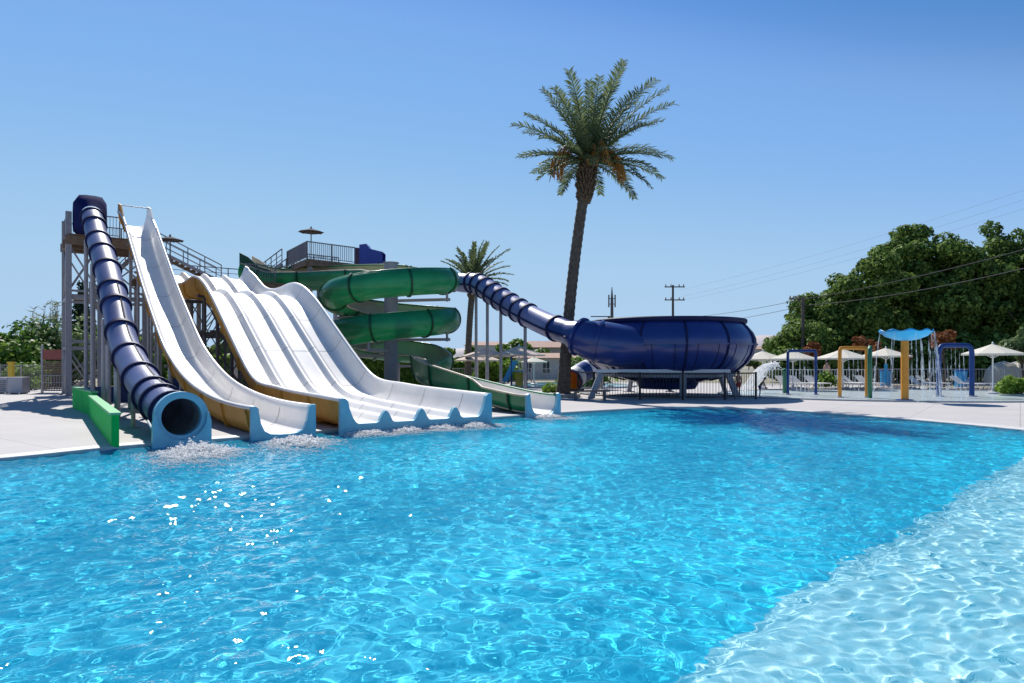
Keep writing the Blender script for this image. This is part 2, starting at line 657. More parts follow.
def bush(name, x, y, rx, ry, h, n, leaf, m, label, cat='bush', group=None, k=16, z=0):
    """low leafy mass down to the ground, with stems inside"""
    rs = np.random.default_rng(int(abs(x * 53 + y * 17)) + 3)
    o = empty(name, (x, y, z), label, cat, group)
    cs, rr = [], []
    for i in range(k):
        r = h * (.22 + .2 * rs.random())
        cx = x + (rs.random() * 2 - 1) * max(.05, rx - r * .7)
        cy = y + (rs.random() * 2 - 1) * max(.05, ry - r * .7)
        e = max(0, 1 - ((cx - x) / rx) ** 2 * .5)
        cz = z + r * .7 + rs.random() * max(0, h * e - r * 1.6)
        cs.append((cx, cy, cz))
        rr.append((r, r, r * .9))
    v, f = leaf_cards(cs, rr, n, leaf, rs=rs, shell=.4)
    v[:, 2] = np.maximum(v[:, 2], z + .01)
    npmesh('foliage', v, f, m, o)
    b = MB()
    for c in cs[:8]:
        b.tube([(c[0] * .5 + x * .5, c[1] * .5 + y * .5, z - .03), ((c[0] + x) / 2, (c[1] + y) / 2, c[2] * .6 + z * .4), c], [.03, .02, .01], 5)
    b.build('stems', M['wood'], o)
    return o


def hedge(name, p, q, d, h, n, leaf, m, label, cat='hedge', group=None):
    """clipped hedge between two ground points"""
    p, q = Vector(p), Vector(q)
    L = (q - p).length
    ang = math.atan2(q.y - p.y, q.x - p.x)
    rs = np.random.default_rng(int(L * 1000) + 9)
    o = empty(name, ((p + q) / 2), label, cat, group)
    u = rs.random((n, 3))
    face = rs.integers(0, 4, n)
    e = rs.normal(scale=.05 * h, size=n)
    X = (u[:, 0] - .5) * L
    Yv = np.where(face == 0, -d / 2 + e, np.where(face == 1, d / 2 + e, (u[:, 1] - .5) * d))
    Z = np.where(face >= 2, h + e * .8, u[:, 2] * h)
    Z = np.where(face == 3, u[:, 2] * h, Z)
    nr = np.where(face[:, None] == 0, [[0, -1, .2]], np.where(face[:, None] == 1, [[0, 1, .2]], [[0, 0, 1]])) + rs.normal(scale=.6, size=(n, 3))
    ca, sa = math.cos(ang), math.sin(ang)
    P = np.stack([X * ca - Yv * sa, X * sa + Yv * ca, Z], 1) + np.array((p + q) / 2)
    nr = np.stack([nr[:, 0] * ca - nr[:, 1] * sa, nr[:, 0] * sa + nr[:, 1] * ca, nr[:, 2]], 1)
    nr /= np.linalg.norm(nr, axis=1)[:, None]
    t = np.cross(nr, rs.normal(size=(n, 3)))
    t /= np.linalg.norm(t, axis=1)[:, None]
    b = np.cross(nr, t)
    sz = leaf * (.6 + .8 * rs.random(n))[:, None]
    v = np.stack([P - t * sz * .8, P + b * sz * .5, P + t * sz * .8, P - b * sz * .5], 1).reshape(-1, 3)
    v[:, 2] = np.maximum(v[:, 2], p.z + .01)
    npmesh('foliage', v, np.arange(n * 4).reshape(-1, 4), m, o)
    bb = MB()
    for i in range(max(3, int(L / .6))):
        t_ = (i + .5) / max(3, int(L / .6))
        c = p.lerp(q, t_)
        bb.tube([c - Vector((0, 0, .03)), c + Vector((.05, 0, h * .5)), c + Vector((-.04, .05, h * .9))], [.035, .025, .01], 5)
    bb.build('stems', M['wood'], o)
    return o


def palm(name, base, top, r0, r1, R_, nf, label, seed, leaf_w=.026, droop=1.0, stalks=True, boot=1.9):
    rs = random.Random(seed)
    base, top = Vector(base), Vector(top)
    o = empty(name, base, label, 'palm tree')
    d = top - base
    L = d.length
    axis = d.normalized()
    bend = Vector((-.012 * L, 0, 0))
    pth = [base + d * t + bend * math.sin(PI * t) * 1.2 for t in np.linspace(-.01, 1, 70)]
    rad = []
    for i, t in enumerate(np.linspace(0, 1, 70)):
        r = r0 + (r1 - r0) * min(1, t * 1.15)
        r *= 1 + .55 * math.exp(-t * 16)
        r *= 1 + .05 * ((i % 2) * 2 - 1)
        rad.append(r)
    b = MB()
    b.tube(pth, rad, 14)
    b.build('trunk', M['bark'], o, smooth=True)
    # bulge of old leaf bases under the crown
    b = MB()
    for k in range(int(230 if boot > 1.5 else 90)):
        h = rs.random()
        a = rs.random() * 2 * PI
        rr = r1 * (1.12 + .75 * math.sin(PI * min(1, .12 + h * .8)))
        c = top - axis * boot * (1 - h) + Vector((math.cos(a) * rr * .55, math.sin(a) * rr * .55, 0))
        out = Vector((math.cos(a) * .55, math.sin(a) * .55, .75)).normalized()
        b.bar(c, c + out * rr * .95, .16 * r1 / .3, 4, .07 * r1 / .3)
    b.tube([top - axis * boot, top - axis * boot * .5, top + axis * .25], [r1 * 1.15, r1 * 1.6, r1 * .7], 12)
    b.build('leaf_bases', M['boot'], o)
    # fronds
    hub = top + axis * .1
    for k in range(nf):
        t = (k + .5) / nf
        el = R(86) - R(98) * (t ** .9) + rs.uniform(-.08, .08)
        az = k * 2.39996 + rs.uniform(-.2, .2)
        ln = R_ * (.78 + .28 * math.sin(PI * min(1, t * .9 + .25))) * rs.uniform(.86, 1.06) * (1 + .10 * math.cos(az))
        hd = Vector((math.cos(az), math.sin(az), 0))
        p = hub + hd * r1 * .5
        e = el
        path = [p.copy()]
        ns = 14
        for i in range(ns):
            e -= droop * (.02 + .075 * (i / ns)) * (1.0 if el > .3 else .75) * (1 - .55 * max(0, math.sin(el)))
            p = p + (hd * math.cos(e) + Vector((0, 0, math.sin(e)))) * ln / ns
            path.append(p.copy())
        f = MB()
        f.tube(path, list(np.linspace(.045, .008, ns + 1) * R_ / 3.6), 4, cap=False)
        side = hd.cross(Vector((0, 0, 1))).normalized()
        for i in range(2, ns + 1):
            for j in range(4):
                fr = (i + j / 4) / (ns + 1)
                i0 = min(ns - 1, int(fr * ns))
                q = path[i0].lerp(path[i0 + 1], min(1, fr * ns - i0))
                tg = (path[i0 + 1] - path[i0]).normalized()
                up = side.cross(tg).normalized()
                ll = ln * .145 * math.sin(PI * (.12 + .78 * fr)) ** .6 * rs.uniform(.75, 1.2)
                for sgn in (-1, 1):
                    dr = (side * sgn * rs.uniform(.6, .85) + tg * rs.uniform(.5, .75) + up * rs.uniform(-.05, .45)).normalized()
                    tip = q + dr * ll - Vector((0, 0, ll * rs.uniform(.08, .25)))
                    mid = q + dr * ll * .5
                    wv = tg.cross(dr).normalized().cross(dr).normalized() * leaf_w * R_ / 3.6
                    b0 = len(f.v)
                    f.add([q - wv * .5, q + wv * .5, mid + wv, mid - wv, tip], [(0, 1, 2, 3), (3, 2, 4)])
        f.build('frond', M['frond'], o)
    if stalks:
        for az, nn, up_ in ((-.2, 18, .45), (3.2, 15, .5), (-1.3, 6, .5)):
            s = MB()
            for k in range(nn):
                a = az + rs.uniform(-.3, .3)
                hd = Vector((math.cos(a), math.sin(a), 0))
                ln = rs.uniform(.8, 1.2) * R_ / 3.6
                p0 = top + hd * r1 * .5 + Vector((0, 0, rs.uniform(-.1, .3)))
                p1 = p0 + hd * ln * .7 + Vector((0, 0, ln * up_))
                p2 = p1 + hd * ln * .45 + Vector((0, 0, -ln * rs.uniform(.45, .75)))
                p3 = p2 + hd * .12 + Vector((rs.uniform(-.1, .1), 0, -ln * .5))
                s.tube(catmull([p0, p1, p2, p3], 3), .022 * R_ / 3.6, 4)
                for q in range(8):
                    c = p1.lerp(p2, rs.random()) if q % 2 else p2.lerp(p3, rs.random())
                    s.bar(c, c + Vector((rs.uniform(-.14, .14), rs.uniform(-.14, .14), -rs.uniform(.1, .3))), .04, 4, .015)
            s.build('date_stalks', M['stalk'], o)
        s = MB()
        for k in range(26):     # bare orange leaf bases between fronds
            a = rs.random() * 2 * PI
            p0 = top + Vector((math.cos(a) * r1 * .6, math.sin(a) * r1 * .6, -.3))
            s.bar(p0, p0 + Vector((math.cos(a) * .35, math.sin(a) * .35, rs.uniform(.5, .9))), .09, 4, .05)
        s.build('leaf_stems', M['stalk'], o)
    return o

# ================================================================== THE SETTING
WZ = -.06                    # water level
OUT = [(-9.4, 12.5), (-8.2, 14.3), (-6.7, 15.6), (-5.2, 17.0), (-3.9, 18.3), (-2.2, 19.9), (-.4, 21.6), (1.5, 23.2), (3.9, 24.9), (6.4, 26.2),
       (8.5, 25.7), (10.3, 24.0), (12.0, 21.2), (13.3, 17.8), (14.2, 13.5), (14.6, 8), (14, 3), (11, -.3), (5, .9), (0, 1.6),
       (-5, 1.6), (-10, .8), (-13, 3), (-13, 7.5), (-11.3, 10.5)]
EDGE = np.array([(p.x, p.y) for p in catmull([(x, y, 0) for x, y in OUT], 6, closed=True)])
PC = np.array([1.0, 12.5])


def offset_edge(d):
    n = len(EDGE)
    t = np.roll(EDGE, -1, 0) - np.roll(EDGE, 1, 0)
    t /= np.linalg.norm(t, axis=1)[:, None]
    nn = np.stack([-t[:, 1], t[:, 0]], 1)
    s = np.sign(((EDGE - PC) * nn).sum(1))
    return EDGE + nn * s[:, None] * d


def ring_sheet(name, rings, zs, m, kind='structure'):
    n = len(rings[0])
    v = np.concatenate([np.concatenate([r, np.full((n, 1), z)], 1) for r, z in zip(rings, zs)])
    f = []
    for i in range(len(rings) - 1):
        for k in range(n):
            k2 = (k + 1) % n
            f.append((i * n + k, i * n + k2, (i + 1) * n + k2, (i + 1) * n + k))
    o = npmesh(name, v, f, m)
    o['kind'] = kind
    return o


sc_ = lambda s: PC + (EDGE - PC) * s
_d = EDGE - PC
_un = _d / np.linalg.norm(_d, axis=1)[:, None]
cir = lambda r: PC + _un * r
ring_sheet('deck', [offset_edge(.42), sc_(1.12), sc_(1.45), cir(30), cir(43)], [0, 0, 0, 0, 0], M['deck'])
ring_sheet('pool_coping', [offset_edge(.0), offset_edge(-.03), offset_edge(.0), offset_edge(.43)], [-.10, -.02, .012, .012], M['coping'])
ring_sheet('ground', [cir(42.5), cir(70), cir(200), cir(700), cir(2600)], [-.03, -.05, -.05, -.1, -.1], M['earth'])
DEEP = -.66
pw = ring_sheet('pool_wall', [offset_edge(.01), offset_edge(.01)], [-.04, DEEP - .3], M['pool_wall'])
pw.cycles.is_caustics_receiver = True
fl = npmesh('pool_floor', [(-16, -2, DEEP), (17, -2, DEEP), (17, 29, DEEP), (-16, 29, DEEP)], [(0, 1, 2, 3)], M['floor_blue'])
fl['kind'] = 'structure'
fl.cycles.is_caustics_receiver = True
# pale shallow shelf on the right
A0, A1 = Vector((-2.0, 1.1, 0)), Vector((15.6, 18.6, 0))
sv = []
NS = 40
for i in range(NS + 1):
    p = A0.lerp(A1, i / NS)
    wob = .03 * math.sin(i * .6 + 1)
    sv += [(p.x - wob - .22, p.y + wob + .22, DEEP - .02), (p.x - wob + .06, p.y + wob - .06, -.30), (p.x + 3.5, p.y - 3.4, -.27), (p.x + 20, p.y - 20, -.2)]
sf = []
for i in range(NS):
    for k in range(3):
        sf.append((i * 4 + k, (i + 1) * 4 + k, (i + 1) * 4 + k + 1, i * 4 + k + 1))
sh = npmesh('shallow_shelf', sv, sf, M['floor_pale'])
sh['kind'] = 'structure'
sh.cycles.is_caustics_receiver = True

# water surface: real waves
wr = np.random.default_rng(4)
WV = []
for k in range(84):
    lam = .10 * (.62 / .10) ** (wr.random() ** 1.3)
    a = .00118 * (lam / .3) ** .74 * (.6 + .8 * wr.random())
    th = wr.uniform(0, 2 * PI)
    WV.append((2 * PI / lam * math.cos(th), 2 * PI / lam * math.sin(th), wr.uniform(0, 6.28), a))


def waves(X, Y):
    Xw = X + .25 * np.sin(Y * .9 + .5) + .12 * np.sin(Y * 2.3 + X * 1.1)
    Yw = Y + .25 * np.sin(X * .8) + .12 * np.sin(X * 2.1 - Y * .7)
    Z = np.zeros_like(X)
    for kx, ky, p, a in WV:
        Z += a * np.sin(kx * Xw + ky * Yw + p)
    # patches of calmer and rougher water
    env = .8 + .3 * np.sin(X * .55 + 1.3 * np.sin(Y * .31)) * np.sin(Y * .47 + .8)
    return Z * env


xs, ys = np.arange(-14, 15.2, .03), np.arange(.9, 27, .03)
X, Y = np.meshgrid(xs, ys)
Z = waves(X, Y) + WZ
nx, ny = len(xs), len(ys)
# keep faces inside the pool outline (polar test)
ang = np.arctan2(EDGE[:, 1] - PC[1], EDGE[:, 0] - PC[0])
rad = np.hypot(*(offset_edge(.008) - PC).T)
srt = np.argsort(ang)
gr = np.interp(np.arctan2(Y - PC[1], X - PC[0]), ang[srt], rad[srt], period=2 * PI)
ins = np.hypot(X - PC[0], Y - PC[1]) < gr + .02
i0 = (np.arange(ny - 1)[:, None] * nx + np.arange(nx - 1)[None]).ravel()
quads = np.stack([i0, i0 + 1, i0 + 1 + nx, i0 + nx], 1)
quads = quads[ins.ravel()[quads].any(1)]
used = np.unique(quads)
remap = np.zeros(nx * ny, dtype=np.int64)
remap[used] = np.arange(len(used))
V = np.stack([X.ravel(), Y.ravel(), Z.ravel()], 1)[used]
wat = npmesh('pool_water', V, remap[quads], M['water'], smooth=True)
wat['kind'] = 'structure'
wat.cycles.is_caustics_caster = True

# distant hills
rs = np.random.default_rng(3)


def ridge(name, Y0, x0, x1, hf, m):
    n = 90
    v = []
    for i in range(n + 1):
        x = x0 + (x1 - x0) * i / n
        h = hf(x)
        v += [(x, Y0 - h * 2.2, -2), (x, Y0 - h * 1.1 + 10 * math.sin(i * 1.3), h * .55 + 2 * math.sin(i * 2.1)), (x, Y0, h), (x, Y0 + h * 3 + 50, -2)]
    f = []
    for i in range(n):
        for k in range(3):
            f.append((i * 4 + k, (i + 1) * 4 + k, (i + 1) * 4 + k + 1, i * 4 + k + 1))
    o = npmesh(name, v, f, m, smooth=True)
    o['kind'] = 'structure'


ridge('hills', 2200, -2600, 2600, lambda x: max(1, 75 * math.exp(-((x - 870) / 330) ** 2) + 42 * math.exp(-((x - 40) / 260) ** 2) + 34 * math.exp(-((x + 760) / 520) ** 2) + 6 * math.sin(x * .013) + 3 * math.sin(x * .05) + 14), M['hill'])

# splash pad and wading pool (thin sheets on the deck)
def sheet(name, pts, z, m):
    o = MB().add([(x, y, z) for x, y in pts], [tuple(range(len(pts)))]).build(name, m)
    o['kind'] = 'structure'
    return o


def ell(cx, cy, rx, ry, n=48):
    return [(cx + rx * math.cos(2 * PI * k / n), cy + ry * math.sin(2 * PI * k / n)) for k in range(n)]


pad = ell(20.0, 35.2, 9.2, 6.4)
sheet('splash_pad', pad, .012, M['pad'])
mb = MB()
mb.tube([(x, y, .02) for x, y in pad] + [(pad[0][0], pad[0][1], .02)], .05, 6, cap=False)
mb.build('splash_pad_kerb', M['pad_kerb'])['kind'] = 'structure'
sheet('wading_pool', ell(4.2, 47.5, 4.2, 5.0), .012, M['wading'])
mb = MB()
mb.tube([(x, y, .03) for x, y in ell(4.2, 47.5, 4.3, 5.1)] + [(8.5, 47.5, .03)], .09, 6, cap=False)
mb.build('wading_pool_kerb', M['coping'])['kind'] = 'structure'

# ================================================================== SLIDES
Q = .954
U = Vector((.6, -.8, 0))          # direction the slides run down


def SP(x, y, z):
    return Vector((x * Q, y * Q, EYE + (z - EYE) * Q))


def slide_path(ex, ey, srim, zrim, depth, u=U, ds=.3, smax=None):
    """bed path from the exit (s=0) up; zrim is the height of the rim"""
    e = SP(ex, ey, 0)
    S = np.arange(0, (smax or srim[-1]) + .01, ds)
    z = interp(srim, zrim, S)
    k = np.ones(5) / 5
    zp = np.concatenate([[z[0]] * 2, z, [z[-1]] * 2])
    z = np.convolve(zp, k, 'valid')
    P = []
    for s, zz in zip(S, z):
        P.append(Vector((e.x - u.x * s * Q, e.y - u.y * s * Q, EYE + (zz - EYE) * Q)))
    out = []
    for i, p in enumerate(P):
        t = (P[max(i - 1, 0)] - P[min(i + 1, len(P) - 1)]).normalized()   # downhill
        a = Vector((0, 0, 1)).cross(t).normalized()
        n = t.cross(a)
        out.append(p - n * depth)
    return out[::-1]          # from the top down to the exit


def bend(path, i):
    t = (path[min(i + 1, len(path) - 1)] - path[max(i - 1, 0)]).normalized()
    a = Vector((0, 0, 1)).cross(t).normalized()
    return t, a, t.cross(a)


def post(o, x, y, z, wd=.14, m='steel', name='support_post', foot=True):
    b = MB().bar((x, y, -.02), (x, y, z), wd, 10)
    if foot:
        b.box((x, y, .012), (wd * 2.2, wd * 2.2, .03))
    return b.build(name, M[m], o)


# ---- golden-backed speed slide
kz_s = [0, 1.9, 4.97, 7.6, 9.87, 11.9, 13.66, 16.3, 19.4, 22.7, 24.2]
kz_z = [.66, .66, .83, 1.2, 1.8, 2.57, 3.55, 5.1, 7.15, 9.25, 9.75]
kp = slide_path(-5.72, 17.05, kz_s, kz_z, .68)
ks = empty('speed_slide', (kp[-1].x, kp[-1].y, 0), 'steep white single lane slide with golden sides beside the blue tube slide', 'water slide')
half = [(.70, .60), (.72, .66), (.67, .70), (.61, .67), (.585, .5), (.545, .28), (.46, .10), (.32, .02), (.12, 0)]
inner = half + [(-x, z) for x, z in half[::-1]]
MB().sweep(kp, inner).build('channel', M['white'], ks, smooth=True)
oh = [(.695, .60), (.66, .5), (.62, .26), (.53, .03), (.36, -.06), (.1, -.08)]
outer = oh + [(-x, z) for x, z in oh[::-1]]
MB().sweep(kp, outer).build('shell', M['gold'], ks, smooth=True)
for i in range(6, len(kp) - 2, 8):
    fo = [(x * 1.0 + (.05 if x > 0 else -.05), z - .05) for x, z in outer]
    t, a, n = bend(kp, i)
    b = MB()
    seg = [kp[i] - t * .04, kp[i] + t * .04]
    b.sweep(seg, outer + [(x, z) for x, z in fo[::-1]], closed=True, cap=True)
    b.build('flange', M['gold'], ks)


def end_plate(path, prof, wout, zb, thick, o, m='lip'):
    """light blue block the channel ends in"""
    p = path[-1]
    d = Vector((U.x, U.y, 0))
    base = Vector((p.x, p.y, p.z))
    pr = list(prof) + [(-wout, prof[-1][1]), (-wout - .02, zb), (wout + .02, zb), (wout, prof[0][1])]
    MB().sweep([base - d * .01, base + d * thick], pr, closed=True, cap=True).build('end_plate', M[m], o)


ep = [(x, z + .012) for x, z in half if z < .69]
ep = [(.66, .69), (.60, .64)] + [(x, z + .01) for x, z in half[4:]]
end_plate(kp, ep + [(-x, z) for x, z in ep[::-1]], .76, -.75, .11, ks)
for i, (dx, wd) in ((10, (.45, .12)), (18, (.45, .12)), (26, (.4, .12)), (34, (.4, .12)), (42, (.4, .14)), (52, (.4, .14)), (62, (.4, .14)), (70, (.4, .14))):
    t, a, n = bend(kp, i)
    for sg in (-1, 1):
        q = kp[i] + a * dx * sg - n * .08
        if q.z > .3:
            post(ks, q.x, q.y, q.z, wd)
    MB().bar(kp[i] + a * .6 - n * .14, kp[i] - a * .6 - n * .14, .1).build('cross_bar', M['steel'], ks)
# entry rail on top
t, a, n = bend(kp, 1)
b = MB()
for sg in (-1, 1):
    q = kp[1] + a * .66 * sg + n * .6
    b.bar(q, q + Vector((0, 0, .4)), .1, 8)
b.bar(kp[1] + a * .66 + n * .6 + Vector((0, 0, .38)), kp[1] - a * .66 + n * .6 + Vector((0, 0, .38)), .05, 8)
b.build('entry_bar', M['steel'], ks)
for sg in (-1, 1):         # flared side cheeks at the start
    b = MB()
    for i in range(0, 7):
        pass
    pts = []
    for i in (0, 3, 6, 9):
        t, a, n = bend(kp, i)
        pts.append((kp[i] + a * .60 * sg + n * .6, kp[i] + a * .62 * sg + n * (1.05 if i < 4 else .72)))
    vs = []
    for lo, hi in pts:
        vs += [lo, hi, hi + a * .05 * sg, lo + a * .05 * sg]
    fs = []
    for i in range(3):
        for k in range(4):
            k2 = (k + 1) % 4
            fs.append((i * 4 + k, (i + 1) * 4 + k, (i + 1) * 4 + k2, i * 4 + k2))
    fs += [(0, 1, 2, 3), (12, 13, 14, 15)]
    b.add(vs, fs).build('side_cheek', M['gold'] if sg < 0 else M['white'], ks)

# ---- four lane slide
ml_s = [0, 1.5, 5.36, 8.06, 9.15, 10.4, 12.1, 13.9, 15.6, 17.2, 19.2, 21.6, 23.6, 25.6]
ml_z = [.78, .82, .96, 1.25, 1.80, 2.53, 3.55, 4.62, 5.40, 5.72, 5.62, 5.85, 6.75, 7.42]
mp = slide_path(-2.6, 19.3, ml_s, ml_z, .66)
mls = empty('four_lane_slide', (mp[-1].x, mp[-1].y, 0), 'wide white slide with four humped lanes side by side and golden underside', 'water slide')
HW = 2.12


def lane_h(x):
    """height of the wavy cross section"""
    best = min(abs(x - c) for c in (-1.06, 0, 1.06))
    h = .19 * max(0, 1 - (best / .19) ** 2) ** 1.1
    e = HW - abs(x)
    if e < .34:
        h = max(h, .62 * (1 - max(0, e) / .34) ** 2.2)
    return h


lx = [HW + .13, HW + .15, HW + .10, HW + .03, HW]
lz = [.58, .64, .68, .665, .60]
prof = list(zip(lx, lz))
for k in range(-40, 41):
    x = -k / 40 * (HW - .01)
    prof.append((x, lane_h(x)))
prof += [(-x, z) for x, z in zip(lx[::-1], lz[::-1])]
MB().sweep(mp, prof).build('lanes', M['white'], mls, smooth=True)
oh = [(HW + .12, .58), (HW + .09, .4), (HW + .05, .1), (HW - .2, -.1)]
for c in (1.06, 0, -1.06):
    oh += [(c + .34, -.10), (c + .10, .03), (c, .08), (c - .10, .03), (c - .34, -.10)]
oh += [(-HW + .2, -.1), (-HW - .05, .1), (-HW - .09, .4), (-HW - .12, .58)]
MB().sweep(mp, oh).build('shell', M['gold'], mls, smooth=True)
for i in range(5, len(mp) - 2, 8):
    t, a, n = bend(mp, i)
    fo = [(x + (.05 if x > 0 else -.05), z - .06) for x, z in oh]
    MB().sweep([mp[i] - t * .04, mp[i] + t * .04], oh + fo[::-1], closed=True, cap=True).build('flange', M['gold'], mls)
ep = [(HW + .06, .67), (HW - .02, .6)] + [(x, lane_h(x) + .015 + (.13 * max(0, 1 - min(abs(x - c) for c in (-1.06, 0, 1.06)) / .26))) for x in np.linspace(HW - .06, -HW + .06, 77)] + [(-HW + .02, .6), (-HW - .06, .67)]
end_plate(mp, ep, HW + .17, -.75, .12, mls)
SUP = (9, 18, 27, 36, 44, 52, 58)
for i in SUP:
    t, a, n = bend(mp, i)
    prev = None
    for x in (-1.7, -.55, .55, 1.7):
        q = mp[i] + a * x - n * .12
        if q.z > .35:
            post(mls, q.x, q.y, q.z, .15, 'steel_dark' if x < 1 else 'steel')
            if prev is not None and q.z > 2.2:
                b = MB()
                nlev = 2 if q.z > 4 else 1
                for lv in range(nlev):
                    z0, z1 = .4 + (q.z - .6) * lv / nlev, .4 + (q.z - .6) * (lv + 1) / nlev
                    b.bar((prev.x, prev.y, z0), (q.x, q.y, z1), .055, 6)
                    b.bar((prev.x, prev.y, z1), (q.x, q.y, z0), .055, 6)
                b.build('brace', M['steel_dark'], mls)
            prev = q
    q0, q1 = mp[i] + a * 2.0 - n * .2, mp[i] - a * 2.0 - n * .2
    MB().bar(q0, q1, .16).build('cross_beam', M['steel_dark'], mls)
    if q0.z > 4:
        MB().bar((q0.x, q0.y, 3.0), (q1.x, q1.y, 3.0), .12).build('cross_beam', M['steel_dark'], mls)
for x in (1.7,):      # long braces seen from the left side
    pr_ = None
    for i in SUP[:4]:
        t, a, n = bend(mp, i)
        q = mp[i] + a * x - n * .2
        if pr_ is not None:
            MB().bar((pr_.x, pr_.y, pr_.z * .95), (q.x, q.y, q.z * .45), .06, 6).bar((pr_.x, pr_.y, pr_.z * .45), (q.x, q.y, q.z * .95), .06, 6).bar((pr_.x, pr_.y, min(q.z, pr_.z) * .5), (q.x, q.y, min(q.z, pr_.z) * .5), .09, 4).build('brace', M['steel_dark'], mls)
        pr_ = q
for sg in (-1, 1):      # end fins of the outer walls at the start
    t, a, n = bend(mp, 1)
    vs = []
    for i, h in ((0, .78), (2, .76), (3, .66), (5, .61)):
        t, a, n = bend(mp, i)
        lo, hi = mp[i] + a * (HW + .02) * sg + n * .5, mp[i] + a * (HW + .05) * sg + n * h
        vs += [lo, hi, hi + a * .06 * sg, lo + a * .06 * sg]
    fs = []
    for i in range(3):
        for k in range(4):
            k2 = (k + 1) % 4
            fs.append((i * 4 + k, (i + 1) * 4 + k, (i + 1) * 4 + k2, i * 4 + k2))
    fs += [(0, 1, 2, 3), (12, 13, 14, 15)]
    MB().add(vs, fs).build('entry_fin', M['white'], mls)

for i in range(9, len(mp) - 3, 8):      # glued joints across the lanes
    MB().sweep([mp[i] - bend(mp, i)[0] * .014, mp[i] + bend(mp, i)[0] * .014], [(x * .999, z + .004) for x, z in prof[4:-4]]).build('joint', M['joint'], mls)
for i in range(9, len(kp) - 3, 8):
    MB().sweep([kp[i] - bend(kp, i)[0] * .014, kp[i] + bend(kp, i)[0] * .014], [(x * .99, z + .004) for x, z in inner[4:-4]]).build('joint', M['joint'], ks)

# ---- closed blue tube slide
UT = Vector((.585, -.811, 0))
tb_s = [0, 1.2, 3, 5.5, 8.2, 10.7, 13.3, 15.8, 18.2, 20.9, 23.4, 24.6]
tb_z = [.50, .53, .70, 1.05, 1.67, 2.45, 4.03, 5.40, 6.54, 7.7, 9.0, 9.35]
S = np.arange(0, 23.81, .3)
zz = interp(tb_s, tb_z, S)
te = Vector((-7.25, 14.95, 0))
tp = [Vector((te.x - UT.x * s * Q, te.y - UT.y * s * Q, EYE + (z - EYE) * Q)) for s, z in zip(S, zz)]
ts = empty('tube_slide', (te.x, te.y, 0), 'closed navy tube slide with dark ribs and a light blue round mouth', 'water slide')
TR = .45
MB().tube(tp, TR, 28, cap=False).build('tube', M['tubeblue'], ts, smooth=True)
MB().tube(tp[:40], TR - .03, 24, cap=False).build('lining', mat('grey green tube lining', (.48, .52, .45), .35, var=.2, trans=.45), ts, smooth=True)


def along(path, s, ds):
    f = s / ds
    i = min(len(path) - 2, int(f))
    return path[i].lerp(path[i + 1], f - i), (path[i + 1] - path[i]).normalized()


for s in (1.0, 2.6, 4.0, 6.4, 9.0, 11.4, 13.0, 14.2, 16.2, 18.2, 20.2, 22.2, 23.5):
    p, t = along(tp, s, .3)
    MB().tube([p - t * .07, p - t * .065, p + t * .065, p + t * .07], [TR - .01, TR + .075, TR + .075, TR - .01], 28, cap=False).build('flange', M['navy_dark'], ts, smooth=True, auto=40)
b = MB()
pth = []
for s in np.arange(2.4, 14.4, .4):
    p, t = along(tp, s, .3)
    a = Vector((0, 0, 1)).cross(t).normalized()
    nn = t.cross(a) if t.z > 0 else -t.cross(a)
    nn = Vector((0, 0, 1)) - t * t.z
    pth.append(p + (nn.normalized() + a * -.25).normalized() * (TR + .005))
b.tube(pth, .03, 5)
b.build('seam', M['black'], ts)
e0, t0 = tp[0], Vector((UT.x, UT.y, 0))
MB().tube([e0 - t0 * .10, e0 - t0 * .095, e0 + t0 * .09, e0 + t0 * .10], [TR, TR + .1, TR + .1, TR + .03], 32, cap=False).tube([e0 - t0 * .1, e0 + t0 * .095, e0 + t0 * .10], [TR - .05, TR - .045, TR + .03], 32, cap=False).build('mouth_ring', M['lip'], ts, smooth=True, auto=50)
pr = [((TR + .04) * math.cos(an), (TR + .04) * math.sin(an)) for an in np.linspace(-.05, -PI + .05, 24)]
pr = [(TR + .08, .10), (TR + .05, .06)] + pr + [(-TR - .05, .06), (-TR - .08, .10), (-TR - .13, -.1), (-TR - .14, -1.1), (TR + .14, -1.1), (TR + .13, -.1)]
MB().sweep([e0 + t0 * .03, e0 + t0 * .22], pr, closed=True, cap=True).build('mouth_block', M['lip'], ts)
# white flash guards either side of the mouth
b = MB()
for sg in (-1, 1):
    a = Vector((0, 0, 1)).cross(t0)
    b.bar(e0 + a * (TR + .13) * sg - t0 * .5 + Vector((0, 0, -.1)), e0 + a * (TR + .13) * sg + t0 * .1 + Vector((0, 0, -.22)), .05, 8)
b.build('guard_pipe', M['alu'], ts)
# hood over the start
vs, fs = [], []
NP = 20
for j, (d, hw, up, dn, pw_) in enumerate(((-.1, TR + .03, TR + .03, TR + .03, 2), (.35, .62, .85, .62, 3), (.7, .70, 1.15, .75, 5), (1.6, .72, 1.22, .78, 6))):
    c = tp[-1] + (-UT) * d + Vector((0, 0, .05))
    a = Vector((UT.y, -UT.x, 0)).normalized()
    for k in range(NP):
        an = 2 * PI * k / NP
        ca, sa = math.cos(an), math.sin(an)
        r = (abs(ca) ** pw_ + abs(sa) ** pw_) ** (-1 / pw_)
        vs.append(c + a * ca * r * hw + Vector((0, 0, sa * r * (up if sa > 0 else dn))))
    if j:
        for k in range(NP):
            k2 = (k + 1) % NP
            fs.append(((j - 1) * NP + k, (j - 1) * NP + k2, j * NP + k2, j * NP + k))
MB().add(vs, fs).build('entry_hood', mat('dull navy hood', (.012, .018, .10), .9, var=.2, spec=.05), ts, smooth=True, auto=50)
